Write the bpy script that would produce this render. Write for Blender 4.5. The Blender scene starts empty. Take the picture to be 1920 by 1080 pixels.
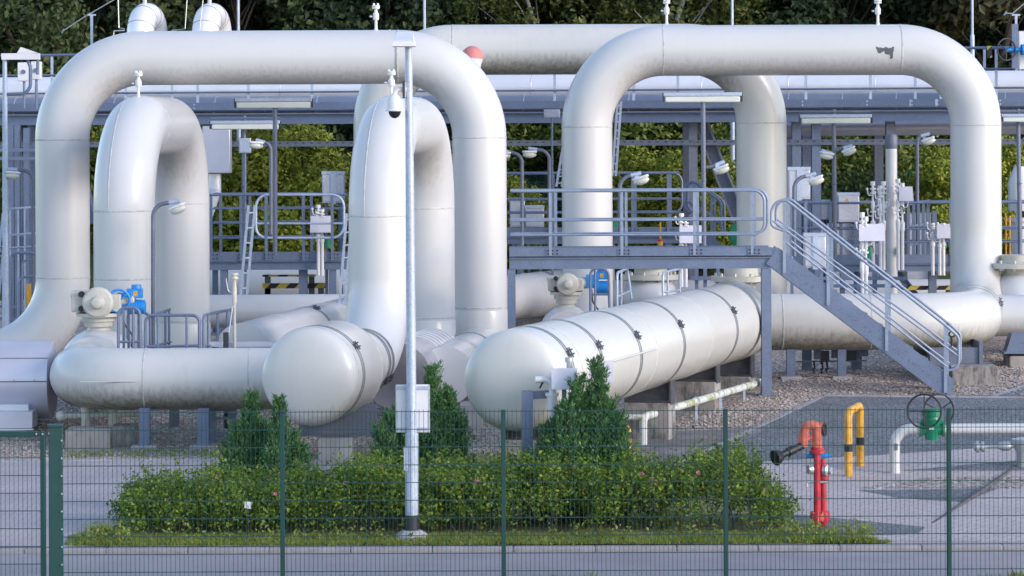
import bpy, bmesh, math, random
from mathutils import Vector, Matrix
random.seed(7)
PI = math.pi
R_ = math.radians
sc = bpy.context.scene
COL = sc.collection

# ---------------------------------------------------------------- camera
CAM_H, HOR, FPX, ROLL = 5.15, 240.0, 6000.0, 0.004
cam_d = bpy.data.cameras.new("camera")
cam_d.sensor_width = 36.0
cam_d.lens = FPX / 1920.0 * 36.0
cam_d.shift_y = -(540.0 - HOR) / 1920.0
cam_d.clip_start = 0.5
cam_d.clip_end = 2000.0
cam = bpy.data.objects.new("camera", cam_d)
COL.objects.link(cam)
cam.location = (0, 0, CAM_H)
cam.rotation_euler = (PI / 2, ROLL, 0)
sc.camera = cam
cam_d.dof.use_dof = True
cam_d.dof.focus_distance = 57.0
cam_d.dof.aperture_fstop = 4.5

# ---------------------------------------------------------------- light
SUN_EL, SUN_ROT = R_(20), R_(122)
world = bpy.data.worlds.new("World")
sc.world = world
world.use_nodes = True
wn = world.node_tree
wn.nodes.clear()
sky = wn.nodes.new("ShaderNodeTexSky")
sky.sky_type = 'NISHITA'
sky.sun_disc = False
sky.sun_elevation = SUN_EL
sky.sun_rotation = SUN_ROT
sky.air_density = 1.0
sky.dust_density = 0.6
sky.ozone_density = 2.0
bg = wn.nodes.new("ShaderNodeBackground")
bg.inputs["Strength"].default_value = 0.15
wo = wn.nodes.new("ShaderNodeOutputWorld")
veil = wn.nodes.new("ShaderNodeHueSaturation")      # thin overcast veil takes some blue out of the sky
veil.inputs["Saturation"].default_value = 0.88
wn.links.new(sky.outputs[0], veil.inputs["Color"])
wn.links.new(veil.outputs[0], bg.inputs[0])
wn.links.new(bg.outputs[0], wo.inputs[0])
sun_d = bpy.data.lights.new("sun", 'SUN')
sun_d.energy = 0.9
sun_d.angle = R_(18)
sun_d.color = (1.0, 0.88, 0.84)
sun = bpy.data.objects.new("sun", sun_d)
COL.objects.link(sun)
sv = Vector((math.sin(SUN_ROT) * math.cos(SUN_EL), math.cos(SUN_ROT) * math.cos(SUN_EL), math.sin(SUN_EL)))
sun.rotation_euler = sv.to_track_quat('Z', 'Y').to_euler()
sun.location = sv * 60
sc.view_settings.view_transform = 'Standard'
sc.view_settings.look = 'None'
sc.view_settings.gamma = 1.0
sc.view_settings.exposure = 1.20
sc.render.engine = 'CYCLES'
sc.cycles.max_bounces = 6

# ---------------------------------------------------------------- helpers
def W(x, y, Y):
    """a point at distance Y (metres) seen at photograph position x, y"""
    dx, dy = x - 960.0, y - HOR
    return Vector(((dx - ROLL * dy) * Y / FPX, Y, CAM_H - (dy + ROLL * dx) * Y / FPX))

def S(Y):
    return FPX / Y

GP = [(-50, -.05), (39.25, -.05), (39.26, 0.0), (52.4, 0.0), (55.9, .45), (68, .95), (73, 1.05), (79, 2.0), (92, 2.2), (600, 4.0)]
def zg(Y, X=None):
    z = zg0(Y)
    if X is not None and X > 0 and 45.5 < Y < 55.9:      # the yard rises earlier on its right side
        w = min(1.0, X / 1.5)
        z += w * max(0.0, .45 * (Y - 45.5) / 10.4 - z)
    return z
def zg0(Y):
    for (a, za), (b, zb) in zip(GP, GP[1:]):
        if Y <= b:
            return za + (zb - za) * (Y - a) / (b - a)
    return GP[-1][1]

def G(x, y):
    """ground point seen at photograph position x, y"""
    lo, hi = 20.0, 120.0
    for _ in range(50):
        m = (lo + hi) / 2
        if W(x, y, m).z > zg(m, W(x, y, m).x): lo = m
        else: hi = m
    p = W(x, y, lo)
    return Vector((p.x, p.y, zg(p.y, p.x)))

class MB:
    def __init__(self):
        self.v = []; self.f = []; self.mi = []; self.m = 0
    def quad(self, *p):
        n = len(self.v)
        self.v += [Vector(q) for q in p]
        self.f.append(tuple(range(n, n + len(p)))); self.mi.append(self.m)
    def box(self, c, s, rot=None):
        c = Vector(c); n = len(self.v)
        for dx in (-.5, .5):
            for dy in (-.5, .5):
                for dz in (-.5, .5):
                    p = Vector((dx * s[0], dy * s[1], dz * s[2]))
                    if rot: p = rot @ p
                    self.v.append(c + p)
        for q in ((0, 1, 3, 2), (4, 6, 7, 5), (0, 4, 5, 1), (2, 3, 7, 6), (0, 2, 6, 4), (1, 5, 7, 3)):
            self.f.append(tuple(n + i for i in q)); self.mi.append(self.m)
        return self
    def span(self, a, b):
        a = Vector(a); b = Vector(b)
        return self.box((a + b) / 2, [abs(b[i] - a[i]) for i in range(3)])
    def bar(self, p0, p1, w, h, up=(0, 0, 1)):
        """rectangular bar from p0 to p1, w across, h along up"""
        p0 = Vector(p0); p1 = Vector(p1); d = p1 - p0; L = d.length
        if L < 1e-6: return self
        d.normalize(); up = Vector(up)
        if abs(d.dot(up)) > .98: up = Vector((0, 1, 0)) if abs(d.y) < .9 else Vector((1, 0, 0))
        sx = d.cross(up).normalized(); uz = sx.cross(d).normalized()
        rot = Matrix((sx, d, uz)).transposed()
        return self.box((p0 + p1) / 2, (w, L, h), rot)
    def ibeam(self, p0, p1, h, w, up=(0, 0, 1), tf=.018, tw=.014):
        p0 = Vector(p0); p1 = Vector(p1); d = (p1 - p0).normalized(); up = Vector(up)
        if abs(d.dot(up)) > .98: up = Vector((0, 1, 0))
        sx = d.cross(up).normalized(); uz = sx.cross(d).normalized()
        o = uz * (h / 2 - tf / 2)
        self.bar(p0 + o, p1 + o, w, tf, up); self.bar(p0 - o, p1 - o, w, tf, up)
        self.bar(p0, p1, tw, h - 2 * tf, up)
        return self
    def tube(self, pts, r, seg=12, caps=True, radii=None):
        pts = [Vector(p) for p in pts]; n = len(pts)
        tang = []
        for i in range(n):
            a = pts[max(i - 1, 0)]; b = pts[min(i + 1, n - 1)]
            tang.append((b - a).normalized())
        t0 = tang[0]
        ref = Vector((0, 0, 1)) if abs(t0.z) < .9 else Vector((1, 0, 0))
        u = t0.cross(ref).normalized()
        base = len(self.v)
        for i in range(n):
            t = tang[i]
            u = (u - t * u.dot(t)).normalized(); w = t.cross(u)
            rr = radii[i] if radii else r
            for k in range(seg):
                a = 2 * PI * k / seg
                self.v.append(pts[i] + (u * math.cos(a) + w * math.sin(a)) * rr)
        for i in range(n - 1):
            for k in range(seg):
                k2 = (k + 1) % seg
                self.f.append((base + i * seg + k, base + i * seg + k2, base + (i + 1) * seg + k2, base + (i + 1) * seg + k))
                self.mi.append(self.m)
        if caps:
            self.f.append(tuple(base + k for k in range(seg))[::-1]); self.mi.append(self.m)
            self.f.append(tuple(base + (n - 1) * seg + k for k in range(seg))); self.mi.append(self.m)
        return self
    def lathe(self, prof, org, axis=(0, 0, 1), seg=24):
        """prof: (distance along axis, radius)"""
        ax = Vector(axis).normalized(); org = Vector(org)
        ref = Vector((0, 0, 1)) if abs(ax.z) < .9 else Vector((1, 0, 0))
        u = ax.cross(ref).normalized(); w = ax.cross(u); base = len(self.v); n = len(prof)
        for t, r in prof:
            for k in range(seg):
                a = 2 * PI * k / seg
                self.v.append(org + ax * t + (u * math.cos(a) + w * math.sin(a)) * max(r, 1e-4))
        for i in range(n - 1):
            for k in range(seg):
                k2 = (k + 1) % seg
                self.f.append((base + i * seg + k, base + (i + 1) * seg + k, base + (i + 1) * seg + k2, base + i * seg + k2)); self.mi.append(self.m)
        self.f.append(tuple(base + k for k in range(seg))); self.mi.append(self.m)
        self.f.append(tuple(base + (n - 1) * seg + k for k in range(seg))[::-1]); self.mi.append(self.m)
        return self
    def ball(self, c, r, sx=1, sy=1, sz=1, seg=16, rings=10):
        c = Vector(c); base = len(self.v)
        for i in range(rings + 1):
            th = PI * i / rings
            for k in range(seg):
                a = 2 * PI * k / seg; s = max(math.sin(th), 1e-3)
                self.v.append(c + Vector((s * math.cos(a) * r * sx, s * math.sin(a) * r * sy, math.cos(th) * r * sz)))
        for i in range(rings):
            for k in range(seg):
                k2 = (k + 1) % seg
                self.f.append((base + i * seg + k, base + (i + 1) * seg + k, base + (i + 1) * seg + k2, base + i * seg + k2)); self.mi.append(self.m)
        return self
    def ring(self, c, axis, R, r, seg=40, rs=8):
        ax = Vector(axis).normalized(); c = Vector(c)
        ref = Vector((0, 0, 1)) if abs(ax.z) < .9 else Vector((1, 0, 0))
        u = ax.cross(ref).normalized(); w = ax.cross(u); base = len(self.v)
        for i in range(seg):
            a = 2 * PI * i / seg; d = u * math.cos(a) + w * math.sin(a)
            for k in range(rs):
                b = 2 * PI * k / rs
                self.v.append(c + d * (R + r * math.cos(b)) + ax * r * math.sin(b))
        for i in range(seg):
            for k in range(rs):
                i2 = (i + 1) % seg; k2 = (k + 1) % rs
                self.f.append((base + i * rs + k, base + i2 * rs + k, base + i2 * rs + k2, base + i * rs + k2)); self.mi.append(self.m)
        return self
    def build(self, name, mat, parent=None, smooth=True, bevel=0):
        org = Vector(parent["_org"]) if parent is not None else Vector((0, 0, 0))
        me = bpy.data.meshes.new(name)
        me.from_pydata([v - org for v in self.v], [], self.f)
        mats = mat if isinstance(mat, (list, tuple)) else [mat]
        for m in mats: me.materials.append(m)
        me.polygons.foreach_set("material_index", self.mi)
        if smooth:
            me.polygons.foreach_set("use_smooth", [True] * len(self.f))
            me.set_sharp_from_angle(angle=R_(38))
        me.update()
        o = bpy.data.objects.new(name, me); COL.objects.link(o)
        if bevel:
            b = o.modifiers.new("edge", 'BEVEL'); b.width = bevel; b.segments = 2; b.limit_method = 'ANGLE'; b.angle_limit = R_(50)
        if parent is not None:
            o.parent = parent
            o["_org"] = list(org)
        return o

def fillet(pts, R, n=14):
    pts = [Vector(p) for p in pts]
    out = [pts[0]]
    for i in range(1, len(pts) - 1):
        a, b, c = pts[i - 1], pts[i], pts[i + 1]
        r = R[i - 1] if isinstance(R, (list, tuple)) else R
        d1 = (a - b).normalized(); d2 = (c - b).normalized()
        ang = d1.angle(d2)
        if ang > PI - .02 or r <= 0:
            out.append(b); continue
        tl = min(r / math.tan(ang / 2), (a - b).length * .999, (c - b).length * .999)
        rr = tl * math.tan(ang / 2)
        cen = b + (d1 + d2).normalized() * (rr / math.sin(ang / 2))
        s = b + d1 * tl - cen; e = b + d2 * tl - cen
        tot = s.angle(e); ax = s.cross(e).normalized()
        for k in range(n + 1):
            out.append(cen + Matrix.Rotation(tot * k / n, 3, ax) @ s)
    out.append(pts[-1])
    res = [out[0]]
    for p in out[1:]:
        if (p - res[-1]).length > 1e-4: res.append(p)
    return res

def thing(name, label, cat, loc, group=None):
    o = bpy.data.objects.new(name, None); COL.objects.link(o)
    o.empty_display_size = .2
    o.location = loc; o["_org"] = list(loc)
    o["label"] = label; o["category"] = cat
    if group: o["group"] = group
    return o
def tag(o, label, cat, group=None):
    o["label"] = label; o["category"] = cat
    if group: o["group"] = group
    return o
def struct(o, kind="structure"):
    o["kind"] = kind
    return o
def copy_tree(o, loc, rz=0, scale=(1, 1, 1), label=None):
    c = o.copy(); COL.objects.link(c)
    c.location = loc; c.rotation_euler = (0, 0, rz); c.scale = scale
    if label: c["label"] = label
    for ch in list(o.children):
        k = ch.copy(); COL.objects.link(k); k.parent = c
        for g in list(ch.children):
            q = g.copy(); COL.objects.link(q); q.parent = k
    return c

# ---------------------------------------------------------------- materials
def nmat(name):
    m = bpy.data.materials.new(name); m.use_nodes = True
    nt = m.node_tree
    return m, nt, nt.nodes["Principled BSDF"]
def node(nt, typ, **kw):
    n = nt.nodes.new(typ)
    for k, v in kw.items(): setattr(n, k, v)
    return n
def coords(nt, scale=(1, 1, 1)):
    tc = node(nt, "ShaderNodeNewGeometry")
    mp = node(nt, "ShaderNodeMapping"); mp.inputs["Scale"].default_value = scale
    nt.links.new(tc.outputs["Position"], mp.inputs["Vector"])
    return mp.outputs["Vector"]
def noise(nt, scale, detail=4, vec=None, rough=.55):
    n = node(nt, "ShaderNodeTexNoise")
    n.inputs["Scale"].default_value = scale; n.inputs["Detail"].default_value = detail; n.inputs["Roughness"].default_value = rough
    nt.links.new(vec if vec else coords(nt), n.inputs["Vector"])
    return n.outputs["Fac"]
def ramp(nt, fac, stops):
    r = node(nt, "ShaderNodeValToRGB")
    el = r.color_ramp.elements
    while len(el) < len(stops): el.new(.5)
    for e, (p, c) in zip(el, stops):
        e.position = p; e.color = (c, c, c, 1) if isinstance(c, (int, float)) else (*c, 1)
    nt.links.new(fac, r.inputs["Fac"])
    return r.outputs["Color"]
def mix(nt, fac, a, b, mode='MIX'):
    m = node(nt, "ShaderNodeMix", data_type='RGBA', blend_type=mode)
    for i, v in ((0, fac), (6, a), (7, b)):
        if hasattr(v, "is_linked"): nt.links.new(v, m.inputs[i])
        elif isinstance(v, (int, float)): m.inputs[i].default_value = v
        else: m.inputs[i].default_value = (*v, 1)
    return m.outputs[2]
def math_(nt, op, a, b=0.0):
    m = node(nt, "ShaderNodeMath", operation=op); m.use_clamp = op in ('MULTIPLY', 'ADD', 'SUBTRACT')
    for i, v in ((0, a), (1, b)):
        if hasattr(v, "is_linked"): nt.links.new(v, m.inputs[i])
        else: m.inputs[i].default_value = v
    return m.outputs[0]
def bump(nt, bs, h, strength=.2, dist=.02):
    b = node(nt, "ShaderNodeBump"); b.inputs["Strength"].default_value = strength; b.inputs["Distance"].default_value = dist
    nt.links.new(h, b.inputs["Height"]); nt.links.new(b.outputs[0], bs.inputs["Normal"])

def solid(name, col, rough=.5, metal=0.0, var=.12, scale=3.0, spec=.5):
    m, nt, bs = nmat(name)
    f = noise(nt, scale, 5)
    dark = tuple(c * (1 - var) for c in col); lite = tuple(min(c * (1 + var), 1) for c in col)
    nt.links.new(mix(nt, ramp(nt, f, [(.3, 0.0), (.7, 1.0)]), dark, lite), bs.inputs["Base Color"])
    bs.inputs["Roughness"].default_value = rough; bs.inputs["Metallic"].default_value = metal
    bs.inputs["Specular IOR Level"].default_value = spec
    return m

def pipe_paint(name, col=(.60, .59, .58), grime=.5, streak=.35, lo=.40, hi=.98):
    """cream paint; algae and dirt where rain water hangs on the underside, faint run marks"""
    m, nt, bs = nmat(name)
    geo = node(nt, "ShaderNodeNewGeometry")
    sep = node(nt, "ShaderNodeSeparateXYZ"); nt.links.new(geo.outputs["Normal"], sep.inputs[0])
    big = noise(nt, .55, 5)
    base = mix(nt, ramp(nt, big, [(.3, 0.0), (.7, 1.0)]), tuple(c * .965 for c in col), tuple(c * 1.03 for c in col))
    runs = noise(nt, 1.0, 6, coords(nt, (7, 7, .45)), .65)
    base = mix(nt, math_(nt, 'MULTIPLY', ramp(nt, runs, [(.52, 0.0), (.75, 1.0)]), streak), base, (.42, .40, .37))
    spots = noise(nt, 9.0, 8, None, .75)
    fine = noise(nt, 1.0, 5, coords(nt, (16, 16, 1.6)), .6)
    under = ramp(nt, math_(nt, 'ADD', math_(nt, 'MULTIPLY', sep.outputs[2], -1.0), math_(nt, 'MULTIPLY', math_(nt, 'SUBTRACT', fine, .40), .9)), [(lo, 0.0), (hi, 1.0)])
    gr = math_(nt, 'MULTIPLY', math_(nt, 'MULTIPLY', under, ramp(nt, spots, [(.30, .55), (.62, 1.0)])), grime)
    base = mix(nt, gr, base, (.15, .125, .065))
    nt.links.new(base, bs.inputs["Base Color"])
    nt.links.new(ramp(nt, spots, [(.3, .26), (.8, .42)]), bs.inputs["Roughness"])
    bs.inputs["Coat Weight"].default_value = .25; bs.inputs["Coat Roughness"].default_value = .18
    bump(nt, bs, noise(nt, 2.2, 3), .06, .03)
    return m

M = {}
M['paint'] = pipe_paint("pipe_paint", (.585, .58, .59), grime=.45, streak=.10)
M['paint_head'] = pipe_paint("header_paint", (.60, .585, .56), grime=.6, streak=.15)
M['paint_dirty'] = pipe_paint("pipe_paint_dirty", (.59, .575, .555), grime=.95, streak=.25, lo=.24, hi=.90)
M['weld'] = solid("weld_seam", (.50, .49, .48), .55, 0, .25, 14)
M['alu'] = solid("aluminium_cladding", (.84, .83, .88), .34, .25, .06, 1.2)
M['band'] = solid("stainless_band", (.34, .35, .38), .3, .8, .1, 6)
M['board'] = solid("pale_lilac_sheet", (.60, .585, .66), .45, 0, .06)
M['lug'] = solid("zinc_bolts", (.10, .105, .13), .4, .6, .3, 20)
M['saddle_shade'] = solid("shade_dark_steel", (.075, .075, .09), .6, .3, .3, 6)  # steel colour darkened to paint in the shadow under the long header
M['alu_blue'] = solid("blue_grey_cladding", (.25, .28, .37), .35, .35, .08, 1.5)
M['alu_shiny'] = solid("polished_cladding", (.72, .70, .76), .24, .92, .06, 1.2)
M['alu_dull'] = solid("weathered_cladding", (.58, .57, .66), .42, .4, .08, 1.5)
def galv(name, col, rough=.5):
    m, nt, bs = nmat(name)
    v = node(nt, "ShaderNodeTexVoronoi"); v.inputs["Scale"].default_value = 26
    nt.links.new(coords(nt), v.inputs["Vector"])
    b = mix(nt, ramp(nt, v.outputs["Distance"], [(.1, 0.0), (.6, 1.0)]), tuple(c * .88 for c in col), tuple(c * 1.1 for c in col))
    b = mix(nt, math_(nt, 'MULTIPLY', ramp(nt, noise(nt, 2.5, 6), [(.5, 0.0), (.72, 1.0)]), .5), b, tuple(min(1, c * 1.45) for c in col))
    nt.links.new(b, bs.inputs["Base Color"])
    bs.inputs["Metallic"].default_value = .35; bs.inputs["Roughness"].default_value = rough
    return m
M['steel'] = galv("galvanised_steel", (.145, .18, .27))
M['steel_lt'] = galv("bright_galvanised_steel", (.40, .455, .57))
M['rail'] = galv("rail_galvanising", (.25, .295, .39), .45)
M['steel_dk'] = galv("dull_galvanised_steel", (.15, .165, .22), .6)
M['white'] = solid("white_enamel", (.72, .71, .74), .4, 0, .06)
M['cabinet'] = galv("cabinet_sheet", (.46, .47, .54), .45)
M['cream'] = solid("cream_valve_paint", (.50, .48, .43), .45, 0, .12, 6)
M['black'] = solid("black_rubber", (.012, .012, .016), .5)
M['dark'] = solid("dark_metal", (.04, .042, .055), .45, .3)
M['green_fence'] = solid("green_powder_coat", (.002, .045, .044), .5, 0, .1)
M['green'] = solid("green_valve_paint", (.005, .20, .10), .35, 0, .15, 6)
M['blue'] = solid("blue_motor_paint", (.015, .23, .62), .35, 0, .12, 6)
M['red'] = solid("red_hydrant_paint", (.48, .02, .04), .42, 0, .35, 9)
M['red_faded'] = solid("sun_bleached_red_paint", (.58, .14, .09), .6, 0, .35, 11)
M['yellow'] = solid("yellow_paint", (.68, .34, .03), .5, 0, .25, 9)
M['glass'] = solid("lamp_glass", (.62, .62, .55), .12, 0, .05)
M['diffuser'] = solid("lamp_diffuser", (.62, .64, .60), .25, 0, .05)
M['lens'] = solid("smoked_dome", (.02, .02, .03), .1)
M['silver'] = solid("cast_aluminium", (.55, .56, .58), .35, .6)

def stripes():
    m, nt, bs = nmat("hazard_stripes")
    w = node(nt, "ShaderNodeTexWave", wave_type='BANDS', bands_direction='DIAGONAL'); w.inputs["Scale"].default_value = 1.55
    nt.links.new(coords(nt, (1, 0, -1)), w.inputs["Vector"])
    nt.links.new(ramp(nt, w.outputs["Color"], [(.45, (.02, .016, .02)), (.55, (.55, .42, .06))]), bs.inputs["Base Color"])
    return m
M['hazard'] = stripes()

def concrete(name, col, stain=.8, sc_=3.0):
    m, nt, bs = nmat(name)
    runs = noise(nt, 1.0, 6, coords(nt, (3.5, 3.5, .5)), .75)
    b = mix(nt, ramp(nt, noise(nt, sc_, 8), [(.3, 0.0), (.7, 1.0)]), tuple(c * .8 for c in col), tuple(c * 1.12 for c in col))
    blot = noise(nt, 2.6, 6, None, .7)
    b = mix(nt, math_(nt, 'MULTIPLY', ramp(nt, math_(nt, 'ADD', math_(nt, 'MULTIPLY', runs, .55), math_(nt, 'MULTIPLY', blot, .45)), [(.47, 0.0), (.58, 1.0)]), stain), b, (.035, .028, .03))
    nt.links.new(b, bs.inputs["Base Color"]); bs.inputs["Roughness"].default_value = .85
    bump(nt, bs, noise(nt, 22, 6), .25, .01)
    return m
M['concrete'] = concrete("stained_concrete", (.33, .30, .285))
M['concrete_lt'] = concrete("pale_concrete", (.40, .39, .40), .15)

M['kerb'] = concrete("worn_kerb", (.33, .31, .33), .1, 5)
def pebble(name, c1, c2, c3, scale, dark=.25):
    m, nt, bs = nmat(name)
    v = node(nt, "ShaderNodeTexVoronoi"); v.inputs["Scale"].default_value = scale
    nt.links.new(coords(nt), v.inputs["Vector"])
    sep = node(nt, "ShaderNodeSeparateColor"); nt.links.new(v.outputs["Color"], sep.inputs[0])
    b = ramp(nt, sep.outputs[0], [(0, c1), (.45, c2), (.8, c3), (1, tuple(min(1, c * 1.35) for c in c3))])
    b = mix(nt, ramp(nt, v.outputs["Distance"], [(.45, 0.0), (.8, 1.0)]), b, tuple(c * dark for c in c1))
    b = mix(nt, math_(nt, 'MULTIPLY', ramp(nt, noise(nt, .8, 6), [(.45, 0.0), (.75, 1.0)]), .45), b, tuple(c * .55 for c in c1))
    nt.links.new(b, bs.inputs["Base Color"]); bs.inputs["Roughness"].default_value = .8
    inv = math_(nt, 'SUBTRACT', 1.0, v.outputs["Distance"])
    bump(nt, bs, inv, .9, .03)
    return m
M['pebbles'] = pebble("river_pebbles", (.32, .255, .225), (.46, .385, .35), (.62, .54, .50), 21)
M['basalt'] = pebble("blue_grey_chippings", (.12, .13, .15), (.20, .215, .24), (.30, .31, .34), 34, .5)

def paving(name, col, bw, bh, rot=0.0, mort=.65):
    m, nt, bs = nmat(name)
    tc = node(nt, "ShaderNodeNewGeometry")
    mp = node(nt, "ShaderNodeMapping"); mp.inputs["Rotation"].default_value = (0, 0, rot)
    nt.links.new(tc.outputs["Position"], mp.inputs["Vector"])
    br = node(nt, "ShaderNodeTexBrick")
    br.inputs["Scale"].default_value = 1.0; br.inputs["Brick Width"].default_value = bw; br.inputs["Row Height"].default_value = bh
    br.inputs["Mortar Size"].default_value = .009; br.inputs["Mortar Smooth"].default_value = .2; br.inputs["Bias"].default_value = 0
    br.inputs["Color1"].default_value = (*tuple(c * .93 for c in col), 1); br.inputs["Color2"].default_value = (*tuple(c * 1.06 for c in col), 1)
    br.inputs["Mortar"].default_value = (*tuple(c * mort for c in col), 1)
    nt.links.new(mp.outputs[0], br.inputs["Vector"])
    b = mix(nt, math_(nt, 'MULTIPLY', ramp(nt, noise(nt, .9, 8), [(.38, 0.0), (.72, 1.0)]), .6), br.outputs["Color"], tuple(c * .7 for c in col))
    b = mix(nt, math_(nt, 'MULTIPLY', ramp(nt, noise(nt, 60, 3), [(.35, 1.0), (.55, 0.0)]), .25), b, tuple(c * .5 for c in col))
    nt.links.new(b, bs.inputs["Base Color"]); bs.inputs["Roughness"].default_value = .85
    return m
M['pavers'] = paving("block_paving", (.51, .43, .44), .22, .11)
M['slabs'] = paving("pale_paving", (.54, .46, .465), .30, .15, .5, .4)

def asphalt():
    m, nt, bs = nmat("worn_asphalt")
    b = mix(nt, ramp(nt, noise(nt, 1.1, 8), [(.3, 0.0), (.7, 1.0)]), (.27, .23, .245), (.335, .29, .305))
    b = mix(nt, math_(nt, 'MULTIPLY', ramp(nt, noise(nt, 70, 4), [(.45, 0.0), (.7, 1.0)]), .5), b, (.44, .42, .44))
    nt.links.new(b, bs.inputs["Base Color"]); bs.inputs["Roughness"].default_value = .8
    bump(nt, bs, noise(nt, 90, 3), .3, .005)
    return m
M['asphalt'] = asphalt()
M['soil'] = solid("soil_and_moss", (.17, .17, .075), .95, 0, .5, 4)
M['grass_ground'] = solid("rough_grass_ground", (.07, .095, .03), .95, 0, .5, 2)

def leaf(name, cols, rough=.55, trans=.25):
    m, nt, bs = nmat(name)
    g = node(nt, "ShaderNodeNewGeometry")
    stops = [(i / (len(cols) - 1), c) for i, c in enumerate(cols)]
    c = ramp(nt, g.outputs["Random Per Island"], stops)
    oi = node(nt, "ShaderNodeObjectInfo")
    c = mix(nt, math_(nt, 'MULTIPLY', ramp(nt, noise(nt, 1.6, 4), [(.35, 0.0), (.65, 1.0)]), .45), c, tuple(x * .55 for x in cols[0]))
    nt.links.new(c, bs.inputs["Base Color"]); bs.inputs["Roughness"].default_value = rough
    bs.inputs["Specular IOR Level"].default_value = .3
    tr = node(nt, "ShaderNodeBsdfTranslucent"); nt.links.new(c, tr.inputs["Color"])
    mx = node(nt, "ShaderNodeMixShader"); mx.inputs[0].default_value = trans
    out = nt.nodes["Material Output"]
    nt.links.new(bs.outputs[0], mx.inputs[1]); nt.links.new(tr.outputs[0], mx.inputs[2]); nt.links.new(mx.outputs[0], out.inputs[0])
    return m
M['leaf_hedge'] = leaf("rose_leaves", [(.065, .13, .015), (.105, .185, .02), (.16, .25, .028), (.23, .32, .036), (.34, .40, .05)])
M['leaf_juniper'] = leaf("juniper_scales", [(.04, .12, .052), (.07, .18, .07), (.115, .25, .085), (.19, .33, .095)], .6, .15)
M['leaf_dark'] = leaf("dark_leaves", [(.026, .046, .025), (.044, .074, .035), (.07, .105, .044), (.105, .14, .055)])
M['leaf_birch'] = leaf("birch_leaves", [(.05, .075, .024), (.085, .115, .032), (.14, .165, .045), (.21, .215, .06)])
M['leaf_pine'] = leaf("pine_needles", [(.045, .07, .027), (.07, .105, .04), (.105, .145, .055), (.13, .125, .055)])
M['leaf_brown'] = leaf("bronze_leaves", [(.045, .047, .026), (.068, .068, .033), (.095, .09, .038), (.125, .11, .05)])
M['leaf_darkbush'] = leaf("olive_leaves", [(.07, .11, .022), (.12, .17, .03), (.18, .22, .045), (.26, .27, .06)])
M['leaf_bush'] = leaf("bush_leaves", [(.13, .19, .02), (.22, .28, .034), (.33, .36, .05), (.45, .44, .08)])
M['grass'] = leaf("grass_blades", [(.17, .25, .03), (.26, .33, .05), (.34, .38, .08), (.42, .40, .15)], .6, .3)
M['bark'] = solid("bark", (.05, .04, .035), .9, 0, .4, 8)
M['bark_birch'] = solid("birch_bark", (.30, .29, .28), .8, 0, .5, 5)
M['petal'] = solid("pink_petals", (.70, .16, .36), .5)
M['petal_y'] = solid("yellow_petals", (.75, .55, .02), .5)
M['hip'] = solid("faded_rose_hips", (.36, .17, .10), .5, 0, .3, 20)

# ---------------------------------------------------------------- ground, roads
def sheet(name, poly, dz, mat, px=True, kind="structure"):
    pts = [G(*p) if px else Vector((p[0], p[1], 0)) for p in poly]
    bm = bmesh.new()
    vs = [bm.verts.new((p.x, p.y, 0)) for p in pts]
    bm.faces.new(vs)
    for yb in [g_[0] for g_ in GP[1:-1]] + [45.5, 47, 48.5, 50, 51.2, 53.5, 54.7]:
        bmesh.ops.bisect_plane(bm, geom=bm.verts[:] + bm.edges[:] + bm.faces[:], plane_co=(0, yb, 0), plane_no=(0, 1, 0))
    for xb in (0, .75, 1.5):
        bmesh.ops.bisect_plane(bm, geom=bm.verts[:] + bm.edges[:] + bm.faces[:], plane_co=(xb, 0, 0), plane_no=(1, 0, 0))
    bmesh.ops.triangulate(bm, faces=bm.faces[:])
    for v in bm.verts: v.co.z = zg(v.co.y, v.co.x) + dz
    bmesh.ops.recalc_face_normals(bm, faces=bm.faces[:])
    if sum(f.normal.z for f in bm.faces) < 0: bmesh.ops.reverse_faces(bm, faces=bm.faces[:])
    me = bpy.data.meshes.new(name); bm.to_mesh(me); bm.free()
    me.materials.append(mat)
    o = bpy.data.objects.new(name, me); COL.objects.link(o); o["kind"] = kind
    return o

gm = MB()
yc = sorted([g_[0] for g_ in GP] + [45.5, 47, 48.5, 50, 51.2, 53.5, 54.7]); xc = [-300, 0, .75, 1.5, 300]
for a, b in zip(yc, yc[1:]):
    for c, d in zip(xc, xc[1:]):
        gm.quad((c, a, zg(a, c)), (d, a, zg(a, d)), (d, b, zg(b, d)), (c, b, zg(b, c)))
struct(gm.build("ground", M['grass_ground'], smooth=False))
sheet("road", [(-60, -40), (60, -40), (60, 39.2), (-60, 39.2)], .004, M['asphalt'], px=False)
sheet("gravel_yard", [(-30, 48), (40, 48), (40, 74), (-30, 74)], .004, M['pebbles'], px=False)
sheet("paved_area", [(-30, 39.45), (40, 39.45), (40, 50.3), (-30, 50.3)], .008, M['pavers'], px=False)
sheet("driveway", [(1440, 1016), (2300, 1019), (2300, 760), (1640, 800), (1300, 860), (1300, 985)], .012, M['slabs'])
sheet("chipping_bed", [(1270, 872), (1545, 741), (1700, 746), (1870, 741), (1925, 716), (2300, 690), (2300, 812), (1920, 836), (1640, 855), (1440, 866), (1330, 885)], .016, M['basalt'])
sheet("chipping_strip", [(1440, 966), (1500, 967), (1735, 990), (1722, 1003), (1600, 1006), (1440, 1006)], .016, M['basalt'])
sheet("chipping_patch", [(1610, 921), (1870, 918), (1808, 943), (1690, 936)], .016, M['basalt'])
sheet("chipping_wedge", [(1690, 884), (1920, 864), (2200, 850), (2200, 880), (1920, 884)], .016, M['basalt'])
sheet("pebble_strip", [(1612, 917), (1735, 897), (1920, 896), (2200, 895), (2200, 914), (1920, 917)], .020, M['pebbles'])
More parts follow.
